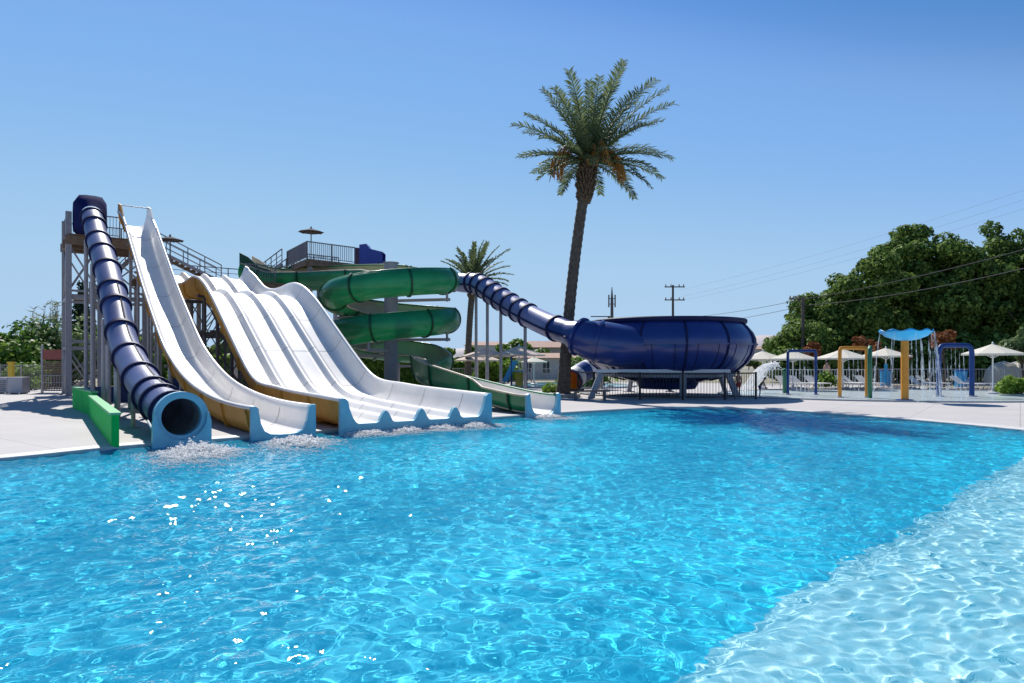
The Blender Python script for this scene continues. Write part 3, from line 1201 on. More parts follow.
for s, sd_ in ((4.4, .0), (8.2, .0), (11.0, -.35), (12.6, -.35), (17.5, -.3), (21.0, -.3)):
    p, t = along(tp, s, .3)
    a = Vector((0, 0, 1)).cross(t).normalized()
    for sg in ((-1, 1) if s > 8 else (-1, 1)):
        q = p + a * .42 * sg
        post(ts, q.x, q.y, p.z - .25, .17 if s > 8 else .11)
    MB().bar(p + a * .5 - Vector((0, 0, TR + .02)), p - a * .5 - Vector((0, 0, TR + .02)), .09).build('cradle', M['steel'], ts)

# ---- green spiral slide
SC = Vector((-6.2, 35.0, 0))
RS = 2.85
sp = [Vector((-16.6, 42.6, 7.45)), Vector((-14.9, 42.2, 6.95)), Vector((-12.4, 41.2, 6.8)), Vector((-9.6, 39.4, 6.66))]
for k in range(0, 21):
    th = R(100) - k * R(40)
    if th < R(-362) - 2 * PI * 0 and k > 20:
        break
    sp.append(Vector((SC.x + RS * math.cos(th), SC.y + RS * math.sin(th), 6.46 - (R(100) - th) / (2 * PI) * 2.02)))
# leave the coil on the right and run down to the pool
sp += [Vector((-3.55, 33.6, 1.72)), Vector((-4.0, 31.6, 1.45)), Vector((-3.35, 29.3, 1.18)), Vector((-2.2, 27.4, .95)), Vector((-.6, 24.9, .66)), Vector((.45, 23.3, .50)), Vector((1.0, 22.45, .47))]
sp = [p for i, p in enumerate(sp)]
# drop coil points past two and a quarter turns
coil = [p for p in sp[4:-7] if p.z > 1.98]
gp = []
gp = catmull(sp[:4] + coil + sp[-7:], 9)
gs_ = empty('spiral_slide', (SC.x, SC.y, 0), 'green spiral slide coiling round a grey column with a cream lining', 'water slide')
NG = len(gp)
iend = 9 * 7
n0 = 9 * 4


def gprof(off):
    def f(i):
        e = min(1, max(0, (i - (NG - iend - 8)) / (iend * .4)))       # 0 coil, 1 exit run
        st = min(1, max(0, (n0 * .45 - i) / (n0 * .45)))                        # 1 at the start
        r = (.66 - .11 * e - .06 * st + (.13 if i < n0 else .13 * max(0, 1 - (i - n0) / 14))) + off
        hi = R(56) - R(56) * e - R(26) * st
        lo = -R(152) - R(28) * e - R(44) * min(1, max(0, (n0 + 5 - i) / 9))
        pts = [(r * math.cos(a), r * math.sin(a)) for a in np.linspace(hi, lo, 22)]
        if e > .02 or st > .4:
            k = max(e * .16, st * .12)
            yy = gp[i].y
            kr = k + (.62 * min(1, max(0, (33.4 - yy) / 2.2)) * min(1, max(0, (yy - 25.0) / .5)) * (.35 + .40 * min(1, (yy - 25) / 6)) if e > 0 and i > NG - iend else 0)
            pts = [(pts[0][0] + .0, pts[0][1] + k)] + pts + [(pts[-1][0] - kr * .12, pts[-1][1] + kr)]
        else:
            pts = [pts[0]] + pts + [pts[-1]]
        return pts
    return f


MB().sweep(gp, gprof(.03)).build('shell', M['green'], gs_, smooth=True)
MB().sweep(gp, gprof(-.02)).build('lining', M['cream'], gs_, smooth=True)
_g = gprof(-.03)
MB().sweep(gp[NG - 34:], lambda i: _g(i + NG - 34)).build('run_out', M['white'], gs_, smooth=True)
for i in range(7, NG - 4, 11):
    t, a, n = bend(gp, i)
    g1, g2 = gprof(.035)(i), gprof(.10)(i)
    MB().sweep([gp[i] - t * .045, gp[i] + t * .045], g1 + g2[::-1], closed=True, cap=True).build('flange', M['green_dark'], gs_)
for sgn in (0, -1):     # rolled rims
    b = MB()
    pts = []
    for i in range(0, NG, 2):
        t, a, n = bend(gp, i)
        x, z = gprof(.005)(i)[sgn]
        pts.append(gp[i] + a * x + n * z)
    b.tube(pts, .045, 6)
    b.build('rim', M['green'] if sgn == 0 else M['cream'], gs_, smooth=True)
# white stripe along the outside of the exit run
b = MB()
pts = []
for i in range(NG - iend + 14, NG - 1, 2):
    t, a, n = bend(gp, i)
    x, z = gprof(.05)(i)[-7]
    pts.append(gp[i] + a * x + n * z)
b.tube(pts, .03, 6)
b.build('stripe', M['cream'], gs_)
r = .55
pr = [(.60, .24), (.56, .22)] + [(.53 * math.cos(a), .53 * math.sin(a)) for a in np.linspace(0, -PI, 20)] + [(-.56, .22), (-.60, .24)]
e1 = gp[-1]
pr2 = pr + [(-.67, .2), (-.69, -1.2), (.69, -1.2), (.67, .2)]
d = (gp[-1] - gp[-3])
d.z = 0
d.normalize()
MB().sweep([e1 - d * .02, e1 + d * .11], pr2, closed=True, cap=True).build('end_plate', M['lip'], gs_)
b = MB()
b.tube([(SC.x, SC.y, -.05), (SC.x, SC.y, 6.75)], .35, 24)
b.tube([(SC.x, SC.y, 6.75), (SC.x, SC.y, 6.8)], .40, 24)
b.lathe((SC.x, SC.y, 0), [(.0, .05), (.6, .05), (.6, .0)], 24)
b.build('column', M['col'], gs_, smooth=True, auto=40)
for th, zc in ((-15, 5.75), (-15, 3.75), (-200, 4.95), (-200, 2.95), (-100, 3.2), (-300, 2.4), (-300, 4.4)):
    c, s_ = math.cos(R(th)), math.sin(R(th))
    zb = zc - .92
    b = MB()
    b.bar((SC.x + c * .3, SC.y + s_ * .3, zb), (SC.x + c * (RS + .35), SC.y + s_ * (RS + .35), zb), .14)
    b.bar((SC.x + c * (RS + .2), SC.y + s_ * (RS + .2), zb - .1), (SC.x + c * (RS + .2), SC.y + s_ * (RS + .2), zb + .35), .09)
    b.build('support_arm', M['steel'], gs_)
for x, y, z in ((-14.6, 42.1, 6.5), (-11.6, 40.8, 6.3), (-3.3, 29.4, .5), (-1.0, 25.6, .1), (-8.7, 35.6, 2.1), (-6.3, 37.9, 1.65)):
    if z > .3:
        post(gs_, x, y, z, .15)
# tall fins either side of the start
for sgn, m in ((1, 'cream'), (-1, 'green_dark')):
    vs = []
    for i, h in ((0, .95), (3, .85), (7, .5), (12, .3)):
        t, a, n = bend(gp, i)
        lo = gp[i] + a * .62 * sgn
        hi = lo + Vector((0, 0, h))
        vs += [lo, hi, hi + a * .06 * sgn, lo + a * .06 * sgn]
    fs = []
    for i in range(3):
        for k in range(4):
            k2 = (k + 1) % 4
            fs.append((i * 4 + k, (i + 1) * 4 + k, (i + 1) * 4 + k2, i * 4 + k2))
    fs += [(0, 1, 2, 3), (12, 13, 14, 15)]
    MB().add(vs, fs).build('entry_fin', M[m], gs_)

# ---- navy bowl slide with its feeding flume
BC = Vector((7.95, 35.0, 0))
bs = empty('bowl_slide', BC, 'huge navy blue round bowl slide fed by a long ribbed blue flume', 'water slide')
bprof = [(1.42, .36), (1.5, .5), (1.6, .66), (2.2, .80), (2.9, .98), (3.5, 1.28), (3.95, 1.66), (4.22, 2.10), (4.34, 2.55), (4.31, 2.86), (4.18, 3.16), (3.96, 3.44), (3.76, 3.62)]
MB().lathe(BC, bprof, 96).build('bowl', M['navy'], bs, smooth=True, auto=35)
MB().lathe(BC, [(3.73, 3.58), (3.86, 3.61), (3.90, 3.66), (3.90, 3.78), (3.86, 3.82), (3.68, 3.82), (3.64, 3.74), (3.68, 3.58)], 96).build('rim', M['navy_dark'], bs, smooth=True, auto=40)
MB().lathe(BC, [(4.34, 2.51), (4.39, 2.515), (4.39, 2.59), (4.33, 2.595)], 96).build('seam_band', M['navy'], bs, smooth=True, auto=40)
for k in range(13):
    an = 2 * PI * k / 13 - .14
    b = MB()
    pts = [BC + Vector(((r_ + .02) * math.cos(an), (r_ + .02) * math.sin(an), z)) for r_, z in bprof[3:]]
    b.tube(pts, .055, 6)
    b.build('rib', M['navy_dark'], bs, smooth=True)
MB().lathe(BC, [(.0, .30), (1.40, .34), (1.42, .38)], 40).build('bowl_base', M['navy_dark'], bs)
for k in range(26):
    an = 2 * PI * k / 26 - .02
    pts = [BC + Vector(((r_ + .004) * math.cos(an), (r_ + .004) * math.sin(an), z)) for r_, z in bprof[3:9]]
    MB().tube(pts, .018, 5).build('panel_seam', M['navy_dark'], bs)
# ring beam and legs
MB().lathe(BC, [(3.30, .98), (3.42, .98), (3.42, 1.12), (3.30, 1.12), (3.30, .98)], 12).build('ring_beam', M['col'], bs)
for an in (R(25), R(155), R(75), R(110)):
    p = BC + Vector((3.9 * math.cos(an), 3.9 * math.sin(an), -.02))
    q = BC + Vector((3.34 * math.cos(an), 3.34 * math.sin(an), 1.35))
    b = MB().bar(p, q, .26, 10)
    b.box((p.x, p.y, .015), (.5, .5, .05), an)
    b.build('support_leg', M['col'], bs)
# flume
fpts = [at(374, 267, 42.2), at(404, 274, 41.4), at(434, 279, 40.4), at(464, 283, 39.4), at(478, 284, 38.6), at(498, 297, 37.2), at(522, 312, 35.6), at(548, 325, 33.9), at(570, 333, 32.5), at(590, 340, 31.9), at(614, 345, 31.75), at(648, 348, 32.2), at(690, 349, 33.2)]
fp = catmull(fpts, 8)
NFL = len(fp)
fr_ = [.46 + .02 * i / NFL for i in range(NFL)]
for i in range(NFL):
    e = max(0, (i - 64) / (NFL - 1 - 64))
    fr_[i] = .47 + .12 * min(1, i / 40) + .42 * math.sin(PI * min(1, e * 1.1)) ** .8 * (1 if e < .5 else 1)
MB().tube(fp[:60], fr_[:60], 24, cap=False).build('flume', mat('brightened faded blue fibreglass', (.27, .28, .47), .4, scale=1.2, c2=(.17, .18, .40), coat=.2), bs, smooth=True)  # faded blue, lightened further in the colour for its bright sunlit top
MB().tube(fp[59:], fr_[59:], 28, cap=False).build('entry_scoop', M['navy'], bs, smooth=True)
fs_at = [2, 8, 14, 21, 28, 32, 35, 38, 41, 44, 47, 50, 59, 68, 75]
for i in fs_at:
    t = (fp[i + 1] - fp[i - 1]).normalized()
    big = .13 if i == 68 else .075
    MB().tube([fp[i] - t * .06, fp[i] - t * .055, fp[i] + t * .055, fp[i] + t * .06], [fr_[i] - .02, fr_[i] + big, fr_[i] + big, fr_[i] - .02], 26, cap=False).build('flange', M['navy_dark'] if i < 68 else M['navy'], bs, smooth=True, auto=40)
b = MB()
for sg in (-1, 1):
    pts = []
    for i in range(24, 68, 2):
        t = (fp[i + 1] - fp[i - 1]).normalized()
        a = Vector((0, 0, 1)).cross(t).normalized()
        pts.append(fp[i] + a * sg * (fr_[i] + .02) - Vector((0, 0, .12)))
    b.tube(pts, .05, 5)
b.build('side_seam', M['navy_dark'], bs)
for px, i in ((477, 31), (492, 36), (503, 41), (525, 49)):
    p = fp[i]
    post(bs, p.x, p.y, p.z - fr_[i] + .03, .17)
    MB().box((p.x, p.y, p.z - fr_[i] - .0), (.5, .5, .10)).build('saddle', M['steel'], bs)
# blue entry trough at the platform
vs, fs = [], []
for j, (px, py, Yd, h) in enumerate(((361, 262, 42.4, 1.0), (368, 262, 42.3, 1.05), (371, 262, 42.25, .75), (384, 262, 42.0, .55))):
    p = at(px, py, Yd)
    vs += [p + Vector((0, -.5, -.3)), p + Vector((0, -.52, h)), p + Vector((0, .52, h)), p + Vector((0, .5, -.3))]
    if j:
        for k in range(3):
            fs.append(((j - 1) * 4 + k, j * 4 + k, j * 4 + k + 1, (j - 1) * 4 + k + 1))
MB().add(vs, fs).build('entry_trough', mat('bright blue gelcoat', (.02, .045, .33), .35), bs)

# ================================================================== TOWERS
def railing(b, p, q, h=1.0, gap=.13, wd=.05, bar=.022, mid=False):
    p, q = Vector(p), Vector(q)
    L = (q - p).length
    up = Vector((0, 0, h))
    b.bar(p + up, q + up, wd)
    b.bar(p + Vector((0, 0, .1)), q + Vector((0, 0, .1)), wd * .7)
    n = max(1, round(L / 1.6))
    for i in range(n + 1):
        c = p.lerp(q, i / n)
        b.bar(c, c + up, wd)
    if mid:
        for f in (.4, .7):
            b.bar(p + up * f, q + up * f, wd * .6)
    else:
        for i in range(1, int(L / gap)):
            c = p.lerp(q, i * gap / L)
            b.bar(c + Vector((0, 0, .1)), c + up, bar, 4)
    return b


Wd, Vd = Vector((-.6, .8, 0)), Vector((.8, .6, 0))        # back from the pool, and along the front
# tall tower behind the tube slide and the speed slide
T0 = kp[0] + Wd * .7
T0 = Vector((T0.x, T0.y, 0))
HT = 8.05


def tw(v, w_, z):
    return Vector((T0.x + Vd.x * v + Wd.x * w_, T0.y + Vd.y * v + Wd.y * w_, z))


tt = empty('slide_tower', tw(0, 1.5, 0), 'tall steel and timber start tower above the tube slide and speed slide', 'tower')
rzT = math.atan2(Vd.y, Vd.x)
V0, V1, W1 = -2.68, 1.35, 3.4
b = MB()
for k in range(12):      # deck planks
    wv = .0 + (W1 / 12) * (k + .5)
    c = tw((V0 + V1) / 2, wv, HT - .03)
    b.box(c, (V1 - V0, W1 / 12 - .02, .06), rzT)
b.build('deck', M['timber'], tt)
for wv in (.06, W1 * .5, W1 - .06):
    b = MB().box(tw((V0 + V1) / 2, wv, HT - .30), (V1 - V0 + .3, .14, .44), rzT)
    b.build('beam', M['timber'], tt)
for vv in (V0 + .02, V1 - .02):
    MB().box(tw(vv, W1 / 2, HT - .32), (.14, W1 - .3, .36), rzT).build('beam', M['timber'], tt)
PO = []
for vv in (V0, -1.35, V1 - .1):
    for wv in (.2, W1 - .2):
        b = MB().bar(tw(vv, wv, -.03), tw(vv, wv, HT + (1.1 if (vv == V0) else -.5)), .26 if vv == V0 and wv < 1 else .2)
        c = tw(vv, wv, .02)
        b.box(c, (.5, .5, .06), rzT)
        b.build('post', M['steel'], tt)
for z in (2.4, 4.9):
    for wv in (.2, W1 - .2):
        MB().bar(tw(V0, wv, z), tw(V1 - .1, wv, z), .14).build('tie_beam', M['steel'], tt)
        MB().bar(tw(V0, wv, z + .35), tw(V1 - .1, wv, z + .35), .10).build('tie_beam', M['steel'], tt)
    for vv in (V0, V1 - .1):
        MB().bar(tw(vv, .2, z), tw(vv, W1 - .2, z), .14).build('tie_beam', M['steel'], tt)
for (z0, z1) in ((5.2, HT - .5), (.1, 2.4)):
    for wv in (.2, W1 - .2):
        for (va, vb) in ((V0, -1.35), (-1.35, V1 - .1)):
            MB().bar(tw(va, wv, z1), tw(vb, wv, z0), .09, 6).build('brace', M['steel'], tt)
            if z0 > 3:
                MB().bar(tw(va, wv, z0), tw(vb, wv, z1), .07, 6).build('brace', M['steel'], tt)
    MB().bar(tw(V0, .2, z0), tw(V0, W1 - .2, z1), .08, 6).bar(tw(V0, .2, z1), tw(V0, W1 - .2, z0), .08, 6).build('brace', M['steel'], tt)
b = MB()
for (p, q) in (((V0, .1), (V0, W1)), ((V0, W1), (V1, W1)), ((V0 + 1.35, .1), (V0 + 2.2, .1))):
    railing(b, tw(*p, HT), tw(*q, HT), 1.05, .14)
b.build('railing', M['rail'], tt)


def stair(o, p, q, width, m='timber', n=12, rails=True):
    p, q = Vector(p), Vector(q)
    d = q - p
    h = Vector((d.x, d.y, 0)).normalized()
    a = Vector((-h.y, h.x, 0))
    fl_ = MB()
    for sg in (-1, 1):
        fl_.bar(p + a * width / 2 * sg, q + a * width / 2 * sg, .16)
    fl_.build('stringer', M['steel'], o)
    b = MB()
    for i in range(n):
        c = p.lerp(q, (i + .5) / n)
        b.box(c, (width, .28, .05), math.atan2(a.y, a.x))
    b.build('treads', M[m], o)
    if rails:
        b = MB()
        for sg in (-1, 1):
            b.bar(p + a * width / 2 * sg + Vector((0, 0, 1)), q + a * width / 2 * sg + Vector((0, 0, 1)), .05)
            b.bar(p + a * width / 2 * sg + Vector((0, 0, .65)), q + a * width / 2 * sg + Vector((0, 0, .65)), .03)
            b.bar(p + a * width / 2 * sg + Vector((0, 0, .35)), q + a * width / 2 * sg + Vector((0, 0, .35)), .03)
            for i in range(5):
                c = p.lerp(q, i / 4) + a * width / 2 * sg
                b.bar(c, c + Vector((0, 0, 1)), .045)
        b.build('handrail', M['rail'], o)


stair(tt, tw(V1 + 3.6, 2.7, 6.35), tw(V1, 2.7, HT - .05), 1.2)
stair(tt, tw(V0 + .2, W1 + .7, .0), tw(V0 + 3.4, W1 + .7, 2.6), 1.2, n=14)
MB().box(tw(V0 + 4.1, W1 + 1.3, 2.58), (1.5, 2.6, .12), rzT).build('landing', M['timber'], tt)
stair(tt, tw(V0 + 3.4, W1 + 2.0, 2.65), tw(V0 + 1.4, W1 + 2.0, 5.3), 1.2, n=14)
MB().box(tw(V0 + .8, W1 + 1.3, 5.28), (1.2, 2.6, .12), rzT).build('landing', M['timber'], tt)
stair(tt, tw(V0 + 1.4, W1 + .7, 5.35), tw(V0 + 3.6, W1 + .7, HT - .05), 1.2, n=14)

# long start deck behind the four lanes, reaching the green spiral
D0 = Vector((mp[0].x, mp[0].y, 0))
HD = mp[0].z - .05
dk = empty('start_deck', D0 + Wd * 1.5, 'timber start deck with grey rails behind the top of the four lane slide', 'platform')


def dw(v, w_, z):
    return Vector((D0.x + Vd.x * v + Wd.x * w_, D0.y + Vd.y * v + Wd.y * w_, z))


b = MB()
for k in range(12):
    b.box(dw(1.2, .1 + 3.0 / 12 * (k + .5), HD - .03), (8.6, .23, .06), rzT)
b.build('deck', M['timber'], dk)
for wv in (.25, 3.0):
    MB().box(dw(1.2, wv, HD - .24), (8.7, .14, .34), rzT).build('beam', M['timber'], dk)
for vv in (-2.9, -.2, 2.5, 5.3):
    for wv in (.25, 3.0):
        MB().bar(dw(vv, wv, -.03), dw(vv, wv, HD - .4), .2).build('post', M['steel'], dk)
for wv in (.25, 3.0):
    for va, vb in ((-2.9, -.2), (-.2, 2.5), (2.5, 5.3)):
        MB().bar(dw(va, wv, 3.2), dw(vb, wv, 6.3), .07, 6).bar(dw(va, wv, 6.3), dw(vb, wv, 3.2), .07, 6).build('brace', M['steel'], dk)
    MB().bar(dw(-2.9, wv, 3.2), dw(5.3, wv, 3.2), .12).build('tie_beam', M['steel'], dk)
b = MB()
railing(b, dw(-3.1, 3.0, HD), dw(5.5, 3.0, HD), 1.0, .14, mid=True)
railing(b, dw(2.3, .2, HD), dw(4.0, .2, HD), 1.0, .14)
b.build('railing', M['rail'], dk)

# raised platform feeding the blue flume
RP = empty('raised_platform', at(330, 262, 42), 'railed timber platform with purple end panel above the green spiral slide', 'platform')
HP = 7.75
cN, cR, cL = at(307, 257, 40), at(362, 262, 42.6), at(287, 262, 43.8)
for c in (cN, cR, cL):
    c.z = HP
cF = cR + (cL - cN)
b = MB()
b.add([c + Vector((0, 0, -.18)) for c in (cN, cR, cF, cL)] + [c.copy() for c in (cN, cR, cF, cL)], [(3, 2, 1, 0), (4, 5, 6, 7), (0, 1, 5, 4), (1, 2, 6, 5), (2, 3, 7, 6), (3, 0, 4, 7)])
b.build('deck', M['timber'], RP)
for p, q in ((cN, cR), (cN, cL), (cL, cF), (cR, cF)):
    MB().bar(p.lerp(q, .03) + Vector((0, 0, -.3)), p.lerp(q, .97) + Vector((0, 0, -.3)), .2).build('beam', M['timber'], RP)
b = MB()
railing(b, cN, cN.lerp(cR, .86), 1.0, .13, .06, .03)
railing(b, cN, cL, 1.0, .13, .06, .03)
railing(b, cL, cF, 1.0, .13, .06, .03)
b.build('railing', M['rail'], RP)
pa = cN.lerp(cR, .87)
MB().add([pa, cR, cR + Vector((0, 0, 1.02)), pa + Vector((0, 0, 1.02)), pa + Vector((.02, .08, 0)), cR + Vector((.02, .08, 0)), cR + Vector((.02, .08, 1.02)), pa + Vector((.02, .08, 1.02))], [(0, 1, 2, 3), (7, 6, 5, 4), (0, 4, 5, 1), (2, 6, 7, 3), (1, 5, 6, 2), (0, 3, 7, 4)]).build('end_panel', mat('dull purple panel', (.16, .10, .17), .6), RP)
for c in (cN.lerp(cF, .08), cR.lerp(cL, .12), cL.lerp(cR, .12), cF.lerp(cN, .12)):
    MB().bar((c.x, c.y, -.03), (c.x, c.y, HP - .2), .22).build('post', M['steel'], RP)
MB().bar((cN.x, cN.y + .3, 4.2), (cR.x, cR.y, 7.2), .08, 6).bar((cN.x, cN.y + .3, 7.2), (cR.x, cR.y, 4.2), .08, 6).build('brace', M['steel'], RP)
sp0, sp1 = at(268, 270, 44.3), cL.lerp(cN, .3)
stair(RP, (sp0.x, sp0.y, 6.9), (sp1.x - .3, sp1.y + .3, HP - .03), 1.1, n=5)


# ---- parasols
def parasol(name, x, y, z, h, r, label, m='canvas', pm='alu', sides=8, group='parasols round the pools', droop=.22, valance=.0, base=True, rot=.2):
    o = empty(name, (x, y, z), label, 'parasol', group)
    MB().tube([(x, y, z), (x, y, z + h + .05)], .035, 10).build('pole', M[pm], o)
    b = MB()
    vs = [(x, y, z + h)]
    fs = []
    for j, (f, dz) in enumerate(((.35, .38), (.7, .72), (1, 1))):
        for k in range(sides):
            an = 2 * PI * k / sides + rot
            vs.append((x + r * f * math.cos(an), y + r * f * math.sin(an), z + h - droop * r * dz * 1.6))
    for k in range(sides):
        k2 = (k + 1) % sides
        fs.append((0, 1 + k, 1 + k2))
        for j in range(2):
            fs.append((1 + j * sides + k, 1 + (j + 1) * sides + k, 1 + (j + 1) * sides + k2, 1 + j * sides + k2))
    b.add(vs, fs)
    if valance:
        vs2, fs2 = [], []
        for k in range(sides):
            v0 = Vector(vs[1 + 2 * sides + k])
            vs2 += [v0, v0 - Vector((0, 0, valance))]
        for k in range(sides):
            k2 = (k + 1) % sides
            fs2.append((k * 2, k2 * 2, k2 * 2 + 1, k * 2 + 1))
        b.add(vs2, fs2)
    b.build('canopy', M[m], o)
    b = MB()
    for k in range(sides):
        an = 2 * PI * k / sides + rot
        e = Vector((x + r * .98 * math.cos(an), y + r * .98 * math.sin(an), z + h - droop * r * 1.6 - .02))
        b.bar((x, y, z + h - .06), e, .025, 4)
        b.bar((x, y, z + h - droop * r * 2.4), Vector((x, y, z + h - .04)).lerp(e, .55), .018, 4)
    b.build('ribs', M[pm], o)
    MB().lathe((x, y, z + h), [(.06, -.04), (.05, .06), (0, .12)], 8).build('finial', M[pm], o)
    if base:
        MB().lathe((x, y, z), [(.28, .0), (.28, .08), (.06, .14), (.05, .3)], 16).build('base', M['box'], o)
    return o


pu = tw(V1 + .6, 2.0, 0)
p = at(170, 240, 37.5)
parasol('parasol', p.x, p.y, 7.0, p.z - 7.0 + .22, .72, 'small dark parasol on the stairs beside the top of the speed slide', 'canvas_grey', 'rail', droop=.2, base=False)
MB()
p = at(311, 228, 42.6)
parasol('parasol', p.x, p.y, HP, p.z - HP, .80, 'small dark parasol over the railed raised platform', 'canvas_grey', 'rail', droop=.2, base=False)

# ================================================================== PALMS
pb = at(563, 396, 33.2)
pt = at(588.5, 164, 33.2)
pb.z = 0
palm('tall_palm', pb, pt, .285, .255, 4.2, 56, 'tall leaning date palm with orange fruit stalks standing at the far pool edge', 5, droop=1.25)
pb2, pt2 = at(468, 380, 52), at(473, 283, 52)
pb2.z = 0
palm('small_palm', pb2, pt2, .24, .24, 3.1, 42, 'smaller palm standing behind the spiral slide', 9, droop=1.0, stalks=False, boot=1.2, leaf_w=.045)

pl = empty('palm_planter', (pb.x, pb.y, 0), 'round stone planter ring round the foot of the tall palm', 'planter')
MB().lathe((pb.x, pb.y, 0), [(.85, 0), (.85, .16), (.80, .18), (.62, .18), (.60, .1)], 28).build('kerb_ring', M['rock'], pl)
MB().lathe((pb.x, pb.y, 0), [(.62, .10), (.3, .13), (0, .14)], 20).build('soil', M['earth'], pl)
bush('low_bush', pb.x - .1, pb.y + 3.2, .75, .5, .75, 420, .13, M['bushlight'], 'small green bush on the deck just behind the foot of the tall palm')
bush('low_bush', gx(600, 46), 46, 1.5, 1.2, 2.2, 1500, .16, M['bushlight'], 'bright yellow green bush between the tall palm and the bowl slide')
bush('low_bush', gx(584, 48), 48, 1.3, 1.2, 2.6, 1400, .16, M['hedge'], 'dark green bush right behind the tall palm trunk')

# flat wooden bench slats by the palm
bn = empty('bench', (gx(590, 30.6), 30.6, 0), 'low dark wooden bench at the pool edge beside the tall palm', 'bench')
b = MB()
for k in range(4):
    b.box((gx(590, 30.6), 30.45 + k * .12, .40), (1.7, .10, .04))
b.build('seat', M['timber'], bn)
for dx in (-.65, .65):
    MB().box((gx(590, 30.6) + dx, 30.63, .19), (.10, .44, .38)).build('leg', M['steel_dark'], bn)

# ================================================================== LEFT SIDE
gw = empty('splash_wall', (-8.3, 14.3, 0), 'low bright green wall with pale cap running back from the pool edge', 'wall')


def wall_run(o, p, q, h, th, m, cap=None):
    p, q = Vector(p), Vector(q)
    c = (p + q) / 2
    L = (q - p).length
    rz = math.atan2(q.y - p.y, q.x - p.x)
    MB().box((c.x, c.y, h / 2 - .02), (L, th, h), rz).build('panel', M[m], o)
    if cap:
        MB().box((c.x, c.y, h + .0), (L + .06, th + .07, .05), rz).build('cap', M[cap], o)


wall_run(gw, (-8.25, 14.2, 0), (-13.3, 21.6, 0), .68, .14, 'wallgreen', 'wallcap')
wall_run(gw, (-13.3, 21.75, 0), (-16.4, 25.6, 0), .78, .14, 'wallgreen', 'wallcap')
bw = empty('splash_wall', (-17.5, 29, 0), 'low dark blue wall behind the legs of the tube slide', 'wall')
wall_run(bw, (gx(86, 28.2), 28.2, 0), (gx(131, 29.6), 29.6, 0), .70, .2, 'bluewall')
bw = empty('splash_wall', (-13.5, 30, 0), 'low dark blue wall seen under the speed slide', 'wall')
wall_run(bw, (gx(168, 31.5), 31.5, 0), (gx(216, 33), 33, 0), .95, .2, 'bluewall')
bw = empty('splash_wall', (-4.5, 33, 0), 'low dark blue wall beneath the lowest coil of the spiral slide', 'wall')
wall_run(bw, (gx(392, 33), 33.0, 0), (gx(446, 32), 32.0, 0), .55, .2, 'bluewall')
for i, (x0, x1, Yh, h, lab) in enumerate(((112, 262, 47, 2.0, 'long clipped hedge behind the speed slide and tower'), (262, 345, 50, 1.6, 'clipped hedge glimpsed behind the four lane slide'), (338, 432, 46.5, 2.1, 'tall dark hedge behind the grey column of the spiral slide'), (432, 520, 58, 1.6, 'clipped hedge behind the smaller palm'))):
    hedge('hedge', (gx(x0, Yh), Yh, 0), (gx(x1, Yh), Yh, 0), 1.4, h, int(1500 + 26 * (x1 - x0)), .24, M['hedge'], lab, group='clipped hedges behind the slides')
hedge('hedge', (gx(168, 36), 36, 0), (gx(219, 37.5), 37.5, 0), .8, 1.15, 1300, .15, M['bushlight'], 'low yellow green hedge under the speed slide behind the blue wall', group='clipped hedges behind the slides')

hedge('hedge', (-78, 40, 0), (-36.5, 49, 0), 2.5, 3.6, 5200, .36, M['hedge'], 'tall rough hedge running on beyond the left edge of the picture', group='clipped hedges behind the slides')
# overgrown green corner
for i, (px, Yb, rx, h, n, m, lab) in enumerate(((12, 47, 3.0, 3.3, 2600, 'hedge', 'leafy bush at the left edge of the picture behind the yellow post'),
                                                 (40, 50, 2.8, 4.6, 3000, 'hedge', 'tall leafy bush topped with reeds left of the slide tower'),
                                                 (62, 50, 2.2, 4.9, 2600, 'ficus2', 'grey green bush just left of the slide tower legs'),
                                                 (22, 43.5, 1.3, 1.7, 1000, 'bushlight', 'low bright bush behind the grey mesh fence'),
                                                 (28, 41.0, .55, .8, 420, 'bushlight', 'small bright plant beside the wooden gate'))):
    bush('leafy_bush', gx(px, Yb), Yb, rx, 1.4, h * 1.12, n, .22 if i < 3 else .15, M[m], lab, group='bushes at the left edge')
cy = empty('cypress_tree', (gx(82, 56), 56, 0), 'dark narrow cypress seen between the legs of the slide tower', 'tree')
cs, rr = [], []
for k in range(16):
    z = .8 + k * .46
    r = 1.15 * (1 - (k / 17) ** 1.5) + .12
    cs.append((gx(82, 56) + rng.uniform(-.2, .2), 56 + rng.uniform(-.2, .2), z))
    rr.append((r, r, .6))
v, f = leaf_cards(cs, rr, 3800, .2, rs=rng)
npmesh('crown', v, f, M['cypress'], cy)
MB().tube([(gx(82, 56), 56, -.05), (gx(82, 56), 56, 7)], [.16, .04], 8).build('trunk', M['wood'], cy)
